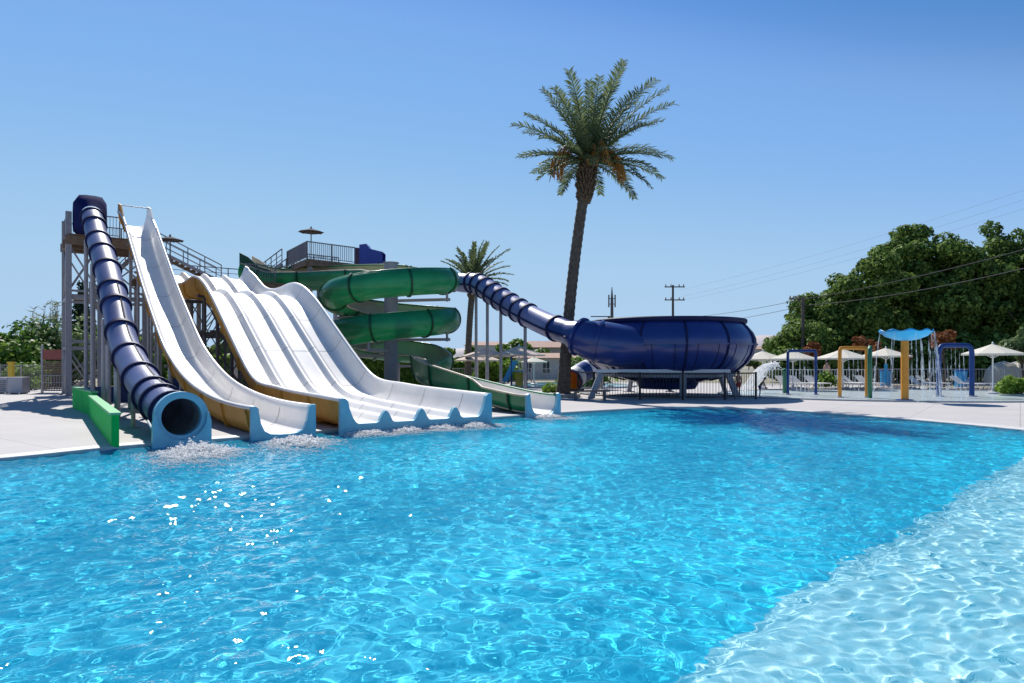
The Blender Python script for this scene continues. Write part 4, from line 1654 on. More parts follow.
# reeds
for i, (px, h) in enumerate(((31, 5.2), (38, 5.6), (44, 5.9), (50, 6.2), (55, 6.0), (24, 4.8), (17, 4.3), (11, 3.9))):
    x, y = gx(px, 51.5), 51.5 + rng.uniform(-.6, .6)
    o = empty('reed_clump', (x, y, 0), 'feathery pale reed rising above the bushes at the left edge', 'reed', 'reeds above the left bushes')
    b = MB()
    for k in range(9):
        a = rng.uniform(0, 2 * PI)
        tip = Vector((x + math.cos(a) * .5 * rng.random() + .25, y + math.sin(a) * .4, h * rng.uniform(.8, 1.02)))
        pth = catmull([(x + math.cos(a) * .15, y + math.sin(a) * .15, -.03), (x + math.cos(a) * .22, y, h * .5), tip], 3)
        b.tube(pth, [.02] * (len(pth) - 1) + [.006], 4)
        for q in range(12):
            t = .3 + .68 * rng.random()
            c = pth[min(len(pth) - 1, int(t * len(pth)))]
            dd = Vector((rng.uniform(-1, 1), rng.uniform(-.6, .6), rng.uniform(.1, .7))) * .55
            sd_ = dd.cross(Vector((0, 1, 0))).normalized() * .03
            b.add([c - sd_, c + sd_, c + dd], [(0, 1, 2)])
    b.build('stalks', M['reed'], o)

# wooden gate left of the tower, mesh fence, yellow post, grey boxes
g = empty('slatted_gate', (gx(55, 37.8), 37.8, 0), 'weathered slatted gate with red tiles on top left of the tower legs', 'gate')
xa, xb, Yg = gx(42, 37.8), gx(67, 37.8), 37.8
for x in (xa, xb):
    MB().box((x, Yg, 1.3), (.10, .10, 2.64)).build('post', M['steel'], g)
b = MB()
for k in range(16):
    b.box(((xa + xb) / 2, Yg, .12 + k * .105), (xb - xa - .1, .03, .075))
b.build('slat_panel', M['timber'], g)
b = MB()
for k in range(9):
    b.box((xa + .1 + (xb - xa - .2) * k / 8, Yg - .035, .52), (.03, .03, .9))
for z in (.12, .55, .95):
    b.box(((xa + xb) / 2, Yg - .06, z), (xb - xa - .1, .03, .04))
b.build('lattice', M['steel'], g)
MB().box(((xa + xb) / 2, Yg, 2.1), (xb - xa - .1, .06, .55)).build('top_panel', M['brick'], g)


def mesh_fence(name, p, q, h, label, m='alu', gap=.14, post_gap=2.0, wd=.05, cat='fence', group=None, bar=.02):
    p, q = Vector(p), Vector(q)
    o = empty(name, (p + q) / 2, label, cat, group)
    L = (q - p).length
    n = max(1, round(L / post_gap))
    for i in range(n + 1):
        c = p.lerp(q, i / n)
        MB().bar(c - Vector((0, 0, .02)), c + Vector((0, 0, h + .06)), wd).build('post', M[m], o)
    b = MB()
    for z in (.12, h):
        b.bar(p + Vector((0, 0, z)), q + Vector((0, 0, z)), wd * .7)
    b.build('rails', M[m], o)
    b = MB()
    for i in range(1, int(L / gap)):
        c = p.lerp(q, i * gap / L)
        b.bar(c + Vector((0, 0, .12)), c + Vector((0, 0, h)), bar, 4)
    b.build('bars', M[m], o)
    return o


mesh_fence('garden_fence', (gx(-20, 42), 42, 0), (gx(42, 40), 40, 0), 1.5, 'pale mesh fence along the bushes at the left edge', 'steel')
yp = empty('yellow_post', (gx(11, 39.5), 39.5, 0), 'stubby yellow post in front of the mesh fence at the left edge', 'post')
MB().box((gx(11, 39.5), 39.5, .8), (.26, .2, 1.62)).build('body', M['yellow'], yp)
MB().box((gx(11, 39.5), 39.5, 1.65), (.34, .28, .1)).build('cap', M['yellow'], yp)
for (px, Yb, wd, h, lab) in ((19, 36.5, .75, .80, 'plain grey equipment box on the deck at the left edge'), (5, 37.0, .62, .78, 'grey slatted equipment box beside the yellow post')):
    o = empty('equipment_box', (gx(px, Yb), Yb, 0), lab, 'box', 'equipment boxes at the left edge')
    MB().box((gx(px, Yb), Yb, h / 2 + .05), (wd, .6, h)).build('body', M['box'], o)
    MB().box((gx(px, Yb), Yb, h + .07), (wd + .06, .66, .04)).build('lid', M['box'], o)
    if px < 10:
        b = MB()
        for k in range(6):
            b.box((gx(px, Yb), Yb - .315, .18 + k * .1), (wd - .1, .02, .035))
        b.build('grille', M['steel_dark'], o)
    b = MB()
    for dx in (-.25, .25):
        b.box((gx(px, Yb) + dx, Yb, .02), (.08, .5, .07))
    b.build('feet', M['black'], o)


# ================================================================== HOUSES
def house(name, x, y, w_, d_, h, label, wall='plaster', roof_h=1.0, wins=(), floors=1, rz=0, flat=False):
    o = empty(name, (x, y, 0), label, 'house')
    rt = Matrix.Rotation(rz, 3, 'Z')

    def L(a, b_, c):
        return Vector((x, y, 0)) + rt @ Vector((a, b_, c))
    MB().box((x, y, h / 2 - .1), (w_, d_, h + .2), rz).build('wall', M[wall], o)
    if flat:
        b = MB()
        b.box(L(0, 0, h + .08), (w_ + .5, d_ + .5, .2), rz)
        b.build('roof', M['terracotta'], o)
    else:
        b = MB()
        e = .45
        pts = [L(-w_ / 2 - e, -d_ / 2 - e, h + .01), L(w_ / 2 + e, -d_ / 2 - e, h + .01), L(w_ / 2 + e, d_ / 2 + e, h + .01), L(-w_ / 2 - e, d_ / 2 + e, h + .01), L(-w_ / 2 + w_ * .18, 0, h + roof_h), L(w_ / 2 - w_ * .18, 0, h + roof_h)]
        b.add(pts, [(0, 1, 5, 4), (1, 2, 5), (2, 3, 4, 5), (3, 0, 4), (3, 2, 1, 0)])
        b.build('roof', M['terracotta'], o)
    for (a, z, ww, hh) in wins:
        f_ = MB()
        c = L(a, -d_ / 2 - .03, z)
        f_.box(c + Vector((0, 0, hh / 2)), (ww + .14, .08, .08), rz)
        f_.box(c - Vector((0, 0, hh / 2)), (ww + .2, .12, .08), rz)
        for sg in (-1, 1):
            f_.box(L(a + sg * ww / 2, -d_ / 2 - .03, z), (.07, .08, hh - .08), rz)
        f_.box(L(a, -d_ / 2 - .03, z), (.05, .06, hh - .1), rz)
        wn = f_.build('window', M['alu'], o)
        MB().box(L(a, -d_ / 2 - .008, z), (ww, .03, hh), rz).build('pane', M['glass'], wn)
    return o


house('house', gx(551, 88), 90, 9.0, 6, 3.4, 'two storey pinkish house with red roof seen left of the tall palm', 'plaster', .9, ((-2.6, 2.4, .9, 1.0), (-.6, 2.4, .9, 1.0), (1.6, 2.4, .9, 1.0)))
house('house', gx(548, 66), 68, 6.2, 5, 2.0, 'low pale house with three windows behind the small umbrella', 'plaster_w', .5, ((-1.9, 1.1, .7, 1.0), (-.2, 1.1, .7, 1.2), (1.6, 1.1, .8, 1.0)))
house('house', gx(2, 92), 92, 6.0, 6, 4.2, 'orange roofed house half hidden at the left edge', 'plaster', .9, ((1.4, 3.2, .8, .9),))
house('house', gx(486, 150), 152, 9, 8, 5.0, 'far grey roofed building beyond the umbrellas', 'plaster_w', .9, ((-3, 3.2, 1.2, 1.2), (0, 3.2, 1.2, 1.2), (3, 3.2, 1.2, 1.2)))
house('house', gx(752, 300), 300, 20, 12, 6.5, 'far pale building on the plain right of the bowl slide', 'plaster', 1.2, ((-6, 4, 2, 1.6), (0, 4, 2, 1.6), (6, 4, 2, 1.6)))

# ================================================================== TREES
for (px, Yt, rx, z0, z1, n, m, lab) in (
        (803, 60, 3.2, .6, 5.4, 6500, 'ficus', 'leftmost and lowest tree of the big dark green row'),
        (833, 62, 3.9, .8, 8.6, 9500, 'ficus', 'dense green tree in the row behind the orange arch'),
        (866, 60, 4.2, 1.2, 11.4, 11500, 'ficus', 'taller dense tree just left of the azure dish'),
        (904, 63, 4.0, 1.2, 14.6, 13500, 'ficus', 'tallest pointed tree of the row above the azure dish'),
        (942, 61, 5.0, 1.2, 13.4, 13500, 'ficus', 'broad dense tree above the navy arch'),
        (990, 63, 5.4, 1.2, 13.8, 15000, 'ficus', 'tall dense tree above the rightmost parasol'),
        (1036, 60, 5.6, .8, 13.0, 13000, 'ficus', 'dense tree cut by the right edge of the picture')):
    tree('broadleaf_tree', gx(px, Yt), Yt, rx * 1.06, 4.6, z0, z1, int(n * 2.3), .215, M[m], lab, group='row of dense trees behind the splash pad', k=int(46 + 14 * rx), trunk_r=.32, rmin=.5, rmax=1.25)
# lower masses filling under the crowns
for (px, Yt, rx, h, n, lab) in ((790, 56, 2.4, 3.0, 2200, 'round dark shrub under the leftmost tree of the row'), (828, 57, 3.0, 3.6, 2800, 'dark shrub behind the blue arch and white umbrella'), (868, 57, 3.0, 4.0, 3000, 'dark shrub behind the orange arch'), (915, 57, 3.0, 4.2, 3000, 'dark shrub behind the azure dish'), (958, 57, 3.2, 4.4, 3000, 'dark shrub behind the navy arch'), (1005, 57, 3.2, 4.6, 3000, 'dark shrub behind the rightmost umbrella')):
    bush('tall_shrub', gx(px, Yt), Yt, rx, 1.6, h, n, .30, M['ficus'], lab, group='shrubs under the dense trees')
tree('grey_tree', gx(1022, 47), 47, 1.5, 1.3, 1.4, 4.0, 1700, .17, M['ficus2'], 'pale grey green small tree at the right edge behind the last umbrella', trunk_r=.1, k=14)
for (px, Yt, rx, z0, z1, n, lab) in ((814, 47, .95, 1.9, 3.0, 600, 'small rusty leaved tree behind the blue arch'), (861, 49, 1.3, 2.5, 3.7, 850, 'wide rusty leaved tree behind the orange arch'), (944, 46, .95, 2.2, 4.0, 650, 'taller rusty leaved tree just behind the navy arch'), (876, 51, .6, 2.2, 3.3, 250, 'thin rusty leaved tree beside the azure dish'), (904, 53, .5, 1.7, 2.6, 180, 'low rusty leaved tree behind the orange pole')):
    tree('rusty_tree', gx(px, Yt), Yt, rx, .9, z0, z1, n, .16, M['rust'], lab, group='rusty leaved trees on the splash pad edge', trunk_r=.08, k=9)
tree('round_tree', gx(515, 82), 82, 5.0, 4, .5, 4.4, 3000, .3, M['hedge'], 'round green tree between the grey flume poles and the pinkish house', k=20)
tree('round_tree', gx(452, 95), 95, 5.5, 4, .5, 3.9, 2400, .34, M['hedge'], 'dark round tree behind the trunk of the smaller palm', k=18)
tree('round_tree', gx(760, 100), 100, 4, 4, .5, 3.2, 1800, .34, M['ficus'], 'low dark tree right of the bowl slide', k=14)
tree('conifer', gx(748.5, 120), 120, 1.1, 1.1, 1.0, 6.4, 900, .34, M['cypress'], 'small dark pointed tree just right of the bowl rim', k=12, trunk_r=.12)
for i, (px, Yt, rx, z1) in enumerate(((140, 78, 5, 4.6), (175, 82, 5.5, 4.2), (212, 80, 5, 4.8), (250, 84, 6, 4.4), (300, 88, 6, 3.8), (352, 84, 5.5, 4.2), (398, 86, 5.5, 4.4), (110, 74, 4.6, 5.6))):
    tree('garden_tree', gx(px, Yt), Yt, rx, 3.6, .4, z1, 2200, .34, M['hedge' if i % 2 else 'ficus'], 'round garden tree in the belt of green behind the slides', group='garden trees behind the slides', k=16, trunk_r=.2)
bush('clipped_bush', gx(1016, 36.4), 36.4, 1.0, .8, 1.05, 1500, .11, M['bushlight'], 'round bright clipped bush at the right edge', k=18)
bush('planter_bush', gx(828, 44), 44, .62, .5, 1.2, 600, .13, M['hedge'], 'dark green bush below the bare shouldered person')
for px in (497, 513):
    bush('planter_bush', gx(px - 8, 54), 54, 1.3, .8, 1.9, 900, .18, M['bushlight' if px > 500 else 'hedge'], 'bushy green plant behind the %s grey flume pole' % ('third' if px > 500 else 'second'))

# ================================================================== RIGHT SIDE AND FAR DECK
for (px, py, Yp, r, pyb, m, lab) in (
        (993, 344, 36.0, 1.50, 0, 'canvas', 'cream parasol with white pole furthest right on the splash pad'),
        (886, 348, 44.0, 1.50, 0, 'canvas', 'cream parasol with blue wrapped pole left of the orange pole'),
        (843, 349, 42.0, 1.65, 0, 'canvas', 'cream parasol behind the orange arch'),
        (793, 350.5, 41.0, 1.45, 0, 'canvas', 'cream parasol behind the blue arch'),
        (763, 351, 43.0, 1.50, 0, 'canvas', 'cream parasol beside the white water arc'),
        (519, 345.5, 47.0, 1.85, 0, 'canvas_pink', 'large pinkish parasol between the fourth flume pole and the palm'),
        (486, 347.5, 48.0, 1.70, 0, 'canvas_pink', 'pinkish parasol nearest the smaller palm trunk'),
        (478, 352, 53.0, 1.8, 0, 'canvas_pink', 'lower pinkish parasol behind the other two pinkish ones'),
        (534, 357, 49.5, 1.0, 0, 'canvas', 'small pale parasol in front of the low house')):
    p = at(px, py, Yp)
    o = parasol('parasol', p.x, p.y, .012 if px > 700 else .0, p.z, r, lab, m, droop=.215, valance=.09, rot=.3 + px)
    if px == 886:
        MB().tube([(p.x, p.y, .3), (p.x, p.y, 1.55)], .10, 12).build('pole_wrap', M['azure'], o)
        MB()

for (ax, Yx, ay, bx, by_, h, lab) in ((740, 46, 0, 870, 0, 1.15, 'far pale fence behind the orange arch'), (870, 45, 0, 1040, 0, 1.2, 'far pale fence behind the navy arch'), (445, 56, 0, 560, 0, 1.1, 'far pale fence behind the pinkish parasols')):
    mesh_fence('pool_fence', (gx(ax, Yx), Yx, 0), (gx(bx, Yx), Yx, 0), h, lab, 'steel' if ax != 740 else 'alu', gap=.2, post_gap=2.2, bar=.022, wd=.06)

# sun loungers along the fence
def lounger(x, y, rz, label, z=0):
    o = empty('sun_lounger', (0, 0, 0), label, 'sun lounger', 'sun loungers along the far fence')
    b = MB()
    b.box((0, -.25, .34), (.62, 1.3, .05))
    b.build('seat', M['lounger'], o)
    MB().bar((0, .40, .36), (0, .95, .78), .05).add([(-.31, .40, .34), (.31, .40, .34), (.31, .95, .80), (-.31, .95, .80), (-.31, .42, .30), (.31, .42, .30), (.31, .97, .76), (-.31, .97, .76)], [(0, 1, 2, 3), (7, 6, 5, 4), (0, 4, 5, 1), (2, 6, 7, 3), (1, 5, 6, 2), (0, 3, 7, 4)]).build('backrest', M['lounger'], o)
    for sx in (-.28, .28):
        for sy in (-.8, .45):
            MB().bar((sx, sy, -.01), (sx, sy, .32), .05).build('leg', M['alu'], o)
    o.location = (x, y, z)
    o.rotation_euler.z = rz
    return o


lo_proto = None
LOU = [(789, 43.0), (800, 43.6), (806, 42.8), (818, 43.4), (850, 43.6), (858, 44), (870, 43.4), (925, 42.6), (934, 43.4), (968, 42.4), (978, 43)]
for i, (px, yy) in enumerate(LOU):
    if lo_proto is None:
        lo_proto = lounger(gx(px, yy), yy, .3, 'white sun lounger lying along the far fence')
        o = lo_proto
    else:
        o = copy_tree(lo_proto)
        o.location = (gx(px, yy), yy, 0)
        o.rotation_euler.z = .2 + (i * 37 % 11) * .06
# rows of pebbles/rock edging in front of fence
rk = MB()
for k in range(260):
    px = 790 + 250 * rng.random()
    yy = 41.4 + rng.uniform(-.3, .3) + .2 * math.sin(px * .05)
    r = rng.uniform(.05, .16)
    c = Vector((gx(px, yy), yy, r * .5))
    vs = [c + Vector((rng.uniform(.7, 1.1) * r * math.cos(a), rng.uniform(.7, 1.1) * r * math.sin(a), z * r)) for z, n_ in ((-.5, 6), (.3, 6)) for a in np.linspace(0, 2 * PI, n_, endpoint=False)] + [c + Vector((0, 0, r * .8))]
    fs = [(k2, (k2 + 1) % 6, 6 + (k2 + 1) % 6, 6 + k2) for k2 in range(6)] + [(6 + k2, 6 + (k2 + 1) % 6, 12) for k2 in range(6)]
    rk.add(vs, fs)
o = rk.build('rock_edging', M['rock'])
tag(o, 'strip of pale rocks along the back of the splash pad', 'rocks', kind='stuff')


# ---- splash features
def arch(name, px0, px1, pytop, Yf, rad, m0, label, m1=None, rz=0, corner=.35, depth=0):
    x0, x1 = gx(px0, Yf), gx(px1, Yf)
    zt = EYE - (pytop - HY) / F * Yf
    o = empty(name, ((x0 + x1) / 2, Yf, .012), label, 'water arch')
    d = depth
    pts = [(x0, Yf, 0), (x0, Yf, zt - corner), (x0 + corner * .3, Yf + d * .05, zt - corner * .3), (x0 + corner, Yf + d * .15, zt), (x1 - corner, Yf + d * .85, zt), (x1 - corner * .3, Yf + d * .95, zt - corner * .3), (x1, Yf + d, zt - corner), (x1, Yf + d, 0)]
    path = [Vector(pts[0])] + catmull(pts[1:7], 4) + [Vector(pts[7])]
    if m1:
        h_ = len(path) * 6 // 10
        MB().tube(path[:h_ + 1], rad, 14).build('pipe', M[m0], o, smooth=True, auto=50)
        MB().tube(path[h_:], rad * 1.02, 14).build('pipe', M[m1], o, smooth=True, auto=50)
    else:
        MB().tube(path, rad, 14).build('pipe', M[m0], o, smooth=True, auto=50)
    for x, y in ((x0, Yf), (x1, Yf + d)):
        MB().lathe((x, y, .012), [(0, .05), (rad * 2, .05), (rad * 2.1, 0)], 14).build('base_flange', M['box'], o)
    # falling strings of water
    b = MB()
    n = int((x1 - x0) / .2)
    for k in range(2, n - 1):
        x = x0 + (x1 - x0) * k / n
        y = Yf + d * k / n
        zz = zt - rad
        sw = rng.uniform(.03, .12)
        pts = [(x + rng.uniform(-.01, .01), y - sw * t * t * 2, zz - (zz - .03) * t) for t in np.linspace(0, 1, 6)]
        b.tube(pts, [.010, .013, .014, .018, .022, .030], 5)
        for q in range(5):
            t = rng.uniform(.3, 1)
            c = Vector((x + rng.uniform(-.05, .05), y - sw * t * t * 2, zz - (zz - .05) * t))
            b.bar(c, c - Vector((0, 0, .12)), .025, 4)
    b.build('water_strings', M['jet'], o)
    return o


arch('water_arch', 788, 816, 351, 35.0, .07, 'blue', 'blue square arch beside the white water arc', rz=0, corner=.12)
o = arch('water_arch', 840, 867, 348, 32.6, .085, 'orange', 'orange square arch with one dark green side', 'orange', corner=.15)
MB().tube([(gx(870, 32.2), 32.2, .0), (gx(870, 32.2), 32.2, 2.3), (gx(870, 32.2) + .08, 32.3, 2.42)], .10, 12).build('side_pipe', M['dkgreen'], o, smooth=True)
arch('water_arch', 939, 972, 345.5, 33.4, .115, 'blue', 'tall navy arch between the orange pole and the last parasol', corner=.3)

o = empty('water_cannon', (gx(785, 37), 37, 0), 'stubby dark green post shooting a white arc of water', 'water jet')
MB().tube([(gx(785, 37), 37, .0), (gx(785, 37), 37, 1.15), (gx(783.5, 37), 37, 1.3)], .12, 12).build('post', M['dkgreen'], o, smooth=True)
b = MB()
p0 = Vector((gx(784, 37), 37, 1.25))
for k in range(60):
    sp_ = rng.uniform(.6, 1.12)
    dy = rng.uniform(-.5, .5)
    pts = []
    for t in np.linspace(0, 1, 10):
        pts.append(p0 + Vector((-2.1 * sp_ * t, dy * t, (2.2 * t - 3.4 * t * t) * rng.uniform(.97, 1.03) * sp_)))
    pts = [q if q.z > .03 else Vector((q.x, q.y, .03)) for q in pts]
    b.tube(pts, list(np.linspace(.004, .010, 10)), 4)
for k in range(700):
    t = rng.uniform(.1, 1) ** .8
    c = p0 + Vector((-2.1 * t * rng.uniform(.6, 1.15), rng.uniform(-.6, .6) * t, 2.2 * t - 3.4 * t * t + rng.normal() * .10 - abs(rng.normal()) * .25 * t))
    if c.z > .05:
        b.bar(c, c + Vector((.02, 0, .04)), rng.uniform(.008, .026), 4)
b.build('water_spray', M['foam'], o)

# azure dish on the orange pole
D_Y = 30.0
dx_, dz_ = gx(906, D_Y), EYE - (331.5 - HY) / F * D_Y
o = empty('tipping_dish', (dx_, D_Y, .012), 'orange pole carrying a wide azure dish that pours water', 'water feature')
MB().tube([(gx(905, D_Y), D_Y, 0), (gx(905, D_Y), D_Y, dz_ - .30)], .155, 18).build('pole', M['orange'], o, smooth=True, auto=50)
MB().lathe((gx(905, D_Y), D_Y, .012), [(0, .06), (.34, .06), (.36, 0)], 18).build('base_flange', M['blue'], o)
prof = [(.05, -.42), (.45, -.36), (.8, -.22), (1.02, -.04), (1.06, .04), (1.02, .05)]
b = MB()
NN = 60
vs, fs = [], []
for j, (r_, z) in enumerate(prof):
    for k in range(NN):
        an = 2 * PI * k / NN
        zz = z + (.05 * math.sin(an * 9) if j >= 4 else 0)
        vs.append((dx_ + r_ * math.cos(an), D_Y + r_ * math.sin(an), dz_ + zz))
    if j:
        for k in range(NN):
            k2 = (k + 1) % NN
            fs.append(((j - 1) * NN + k, (j - 1) * NN + k2, j * NN + k2, j * NN + k))
b.add(vs, fs).build('dish', M['azure'], o, smooth=True)
b = MB()
for k in range(17):
    an = 2 * PI * k / 17 + .1
    r_ = 1.04
    if k % 2 and math.cos(an) < .7:
        continue
    nst = 3 if math.cos(an) > .8 else 1
    for q in range(nst):
        oo = rng.uniform(.06, .42)
        pts = [(dx_ + (r_ + oo * t) * math.cos(an + .03 * q), D_Y + (r_ + oo * t) * math.sin(an), dz_ - (dz_ - .03) * t ** 1.6) for t in np.linspace(0, 1, 9)]
        b.tube(pts, list(np.linspace(.012, .028, 9)), 5)
        for w_ in range(5):
            t = rng.uniform(.3, 1)
            c = Vector((dx_ + (r_ + oo * t) * math.cos(an) + rng.uniform(-.05, .05), D_Y + (r_ + oo * t) * math.sin(an), dz_ - (dz_ - .1) * t ** 1.6))
            b.bar(c, c - Vector((0, 0, .13)), .03, 4)
b.build('water_strings', M['jet'], o)
# azure changing cabins behind
for px, Yc, lab in ((886, 45.5, 'azure bin behind the fence below the cream parasol'), (961, 43.6, 'azure bin standing inside the navy arch view')):
    o = empty('water_bin', (gx(px, Yc), Yc, 0), lab, 'bin')
    MB().lathe((gx(px, Yc), Yc, 0), [(.0, .0), (.32, .0), (.36, 1.05), (.38, 1.1)], 18).build('body', M['azure'], o)
    MB().lathe((gx(px, Yc), Yc, 0), [(.40, 1.08), (.38, 1.16), (.0, 1.24)], 18).build('lid', M['blue'], o)

# white domed tents behind the right fence
for px, r_, lab in ((1004, 1.15, 'left one of two white rounded shade tents behind the right fence'), (1018, 1.05, 'right one of two white rounded shade tents behind the right fence')):
    o = empty('shade_tent', (gx(px, 48.5), 48.5, 0), lab, 'tent')
    MB().lathe((gx(px, 48.5), 48.5, 0), [(r_, 0), (r_ * .98, .6), (r_ * .85, 1.1), (r_ * .55, 1.5), (.0, 1.68)], 24).build('canopy', M['canvas'], o, smooth=True)
    b = MB()
    for k in range(8):
        an = 2 * PI * k / 8 + .2
        b.tube([(gx(px, 48.5) + rr_ * math.cos(an) * 1.01, 48.5 + rr_ * math.sin(an) * 1.01, z) for rr_, z in ((r_, 0), (r_ * .98, .6), (r_ * .85, 1.1), (r_ * .55, 1.5), (.0, 1.70))], .03, 5)
    b.build('ribs', M['alu'], o)

# play slide, azure with orange chute, behind the big pinkish parasol
X0, Y0_ = gx(513, 45.5), 45.5
o = empty('play_frame', (X0, Y0_, 0), 'azure play frame with yellow chute beside the large pinkish parasol', 'play frame')
MB().add([(X0 - .75, Y0_ - .3, .35), (X0 - .35, Y0_ - .3, .35), (X0 + .35, Y0_ - .3, 1.75), (X0 - .05, Y0_ - .3, 1.75), (X0 - .75, Y0_ - .22, .35), (X0 - .35, Y0_ - .22, .35), (X0 + .35, Y0_ - .22, 1.75), (X0 - .05, Y0_ - .22, 1.75)], [(3, 2, 1, 0), (4, 5, 6, 7), (0, 1, 5, 4), (2, 3, 7, 6), (1, 2, 6, 5), (3, 0, 4, 7)]).build('side_panel', M['azure'], o)
for a, b_ in ((-.1, -.25), (.9, -.25), (-.1, .9), (.9, .9)):
    MB().tube([(X0 + a, Y0_ + b_, -.02), (X0 + a, Y0_ + b_, 2.0)], .06, 8).build('post', M['blue'], o)
MB().box((X0 + .4, Y0_ + .32, 1.05), (1.1, 1.2, .08)).build('deck', M['azure'], o)
MB().add([(X0 + .15, Y0_ - .3, 1.0), (X0 + .65, Y0_ - .3, 1.0), (X0 + .65, Y0_ - 1.5, .12), (X0 + .15, Y0_ - 1.5, .12), (X0 + .15, Y0_ - .3, 1.25), (X0 + .65, Y0_ - .3, 1.25), (X0 + .65, Y0_ - 1.5, .32), (X0 + .15, Y0_ - 1.5, .32)], [(0, 1, 2, 3), (0, 3, 7, 4), (1, 5, 6, 2)]).build('chute', M['yellow'], o)

# small white and blue tube slide with dark mouth
o = empty('small_tube_slide', (gx(580, 41), 41, 0), 'short white and blue tube slide with dark mouth behind the tall palm', 'water slide')
pa_, pb_ = at(572, 380, 40.0), at(602, 364, 42.5)
pth = catmull([pa_, pa_.lerp(pb_, .4) + Vector((0, 0, .12)), pb_], 6)
for k in range(4):
    i0_, i1_ = k * 3, k * 3 + 3
    MB().tube(pth[i0_:i1_ + 1], .62, 18, cap=False).build('tube', M['white'] if k % 2 == 0 else M['blue'], o, smooth=True)
t = (pth[1] - pth[0]).normalized()
MB().tube([pth[0] - t * .06, pth[0] - t * .05, pth[0] + t * .05, pth[0] + t * .06], [.60, .70, .70, .6], 20, cap=False).build('mouth_ring', M['navy_dark'], o, smooth=True, auto=40)
MB().tube(pth, .585, 18, cap=False).build('lining', M['orange'], o, smooth=True)
MB().bar((pb_.x, pb_.y, -.02), (pb_.x, pb_.y, pb_.z - .5), .16, 8).build('support_post', M['steel'], o)
MB().box((pa_.x + .5, pa_.y + .5, (pa_.z - .55) / 2), (.5, .5, max(.06, pa_.z - .5))).build('plinth', M['box'], o)

# ---- fence round the bowl
pts = [(578, 33.9), (594, 32.2), (640, 30.9), (683, 30.5), (725, 30.6), (756, 31.4)]
bfp = [Vector((gx(px, yy), yy, 0)) for px, yy in pts]
bf = empty('bowl_fence', bfp[3], 'black barred safety fence round the legs of the bowl slide', 'fence')
HF = 1.2
for p, q in zip(bfp[:-1], bfp[1:]):
    b = MB()
    b.bar(p + Vector((0, 0, HF)), q + Vector((0, 0, HF)), .06)
    b.bar(p + Vector((0, 0, .14)), q + Vector((0, 0, .14)), .05)
    b.build('rails', M['black'], bf)
    b = MB()
    L = (q - p).length
    n = int(L / .135)
    for i in range(1, n):
        c = p.lerp(q, i / n)
        b.bar(c + Vector((0, 0, .14)), c + Vector((0, 0, HF)), .016, 4)
    b.build('bars', M['black'], bf)
for p in bfp:
    MB().bar(p - Vector((0, 0, .02)), p + Vector((0, 0, HF + .05)), .075).build('post', M['black'], bf)
# grey frame beam in front of the bowl, on slanted legs
fr = bs
xa, xb, yf = gx(595, 31.9), gx(732, 31.3), 31.35
zf = 1.8 - (371.5 - 360) / 683 * 31.4
MB().box(((xa + xb) / 2, yf + .25, zf + .02), (xb - xa, .22, .15)).build('beam', M['alu'], fr)
for px, pxb in ((601, 590), (683, 683), (728, 738)):
    MB().bar((gx(pxb, 31.6), 31.6, -.02), (gx(px, 31.6), 31.6, zf - .08), .24).build('leg', M['col'], fr)

# ================================================================== POLES AND WIRES
o = empty('utility_pole', (gx(673, 92), 92, 0), 'double crossarm utility pole rising behind the bowl slide', 'utility pole')
z = lambda py, Yq: EYE - (py - HY) / F * Yq
MB().tube([(gx(673, 92), 92, -.1), (gx(673, 92), 92, z(285, 92))], [.2, .14], 10).build('pole', M['pole'], o)
for py in (287, 300):
    zz_ = z(py, 92)
    MB().box((gx(674.5, 92), 91.85, zz_), (2.7, .14, .14)).build('crossarm', M['pole'], o)
    for dx in (-1.2, -.5, .6, 1.2):
        MB().lathe((gx(674.5, 92) + dx, 91.85, zz_ + .07), [(.07, 0), (.09, .1), (.05, .2), (.08, .28), (0, .33)], 8).build('insulator', M['pot'], o)
o = empty('utility_pole', (gx(803, 57), 57, 0), 'short utility pole with one crossarm emerging from the dense trees', 'utility pole')
MB().tube([(gx(803, 57), 57, -.1), (gx(803, 57), 57, z(297, 57))], [.18, .13], 10).build('pole', M['pole'], o)
MB().box((gx(797, 57), 56.9, z(299, 57)), (1.4, .10, .10)).bar((gx(803, 57), 56.9, z(306, 57)), (gx(797, 57), 56.9, z(299.5, 57)), .06).build('crossarm', M['pole'], o)
for dx in (-.6, -.3, .1):
    MB().lathe((gx(797, 57) + dx, 56.9, z(299, 57) + .06), [(.06, 0), (.08, .08), (.05, .16), (0, .26)], 8).build('insulator', M['pot'], o)
o = empty('antenna_mast', (gx(612, 120), 120, 0), 'slim antenna mast with stacked aerials behind the bowl slide', 'antenna mast')
xm = gx(612, 120)
MB().tube([(xm, 120, -.1), (xm, 120, z(300, 120)), (xm, 120, z(287, 120))], [.35, .25, .06], 8).build('mast', M['steel_dark'], o)
for dx in (-.55, .55):
    MB().box((xm + dx, 120, z(301, 120)), (.22, .22, 2.2)).build('aerial', M['steel_dark'], o)
MB().box((xm, 120, z(304, 120)), (1.3, .2, .12)).box((xm, 120, z(298.5, 120)), (1.3, .2, .12)).build('bracket', M['steel_dark'], o)
o = empty('site_crane', (gx(602, 140), 140, 0), 'thin far horizontal boom just above the left of the bowl rim', 'crane')
MB().box((gx(602, 140), 140, z(316.5, 140)), (4.6, .2, .2)).build('boom', M['steel_dark'], o)
MB().bar((gx(609, 140), 140, -.1), (gx(609, 140), 140, z(316, 140)), .35).build('mast', M['steel_dark'], o)


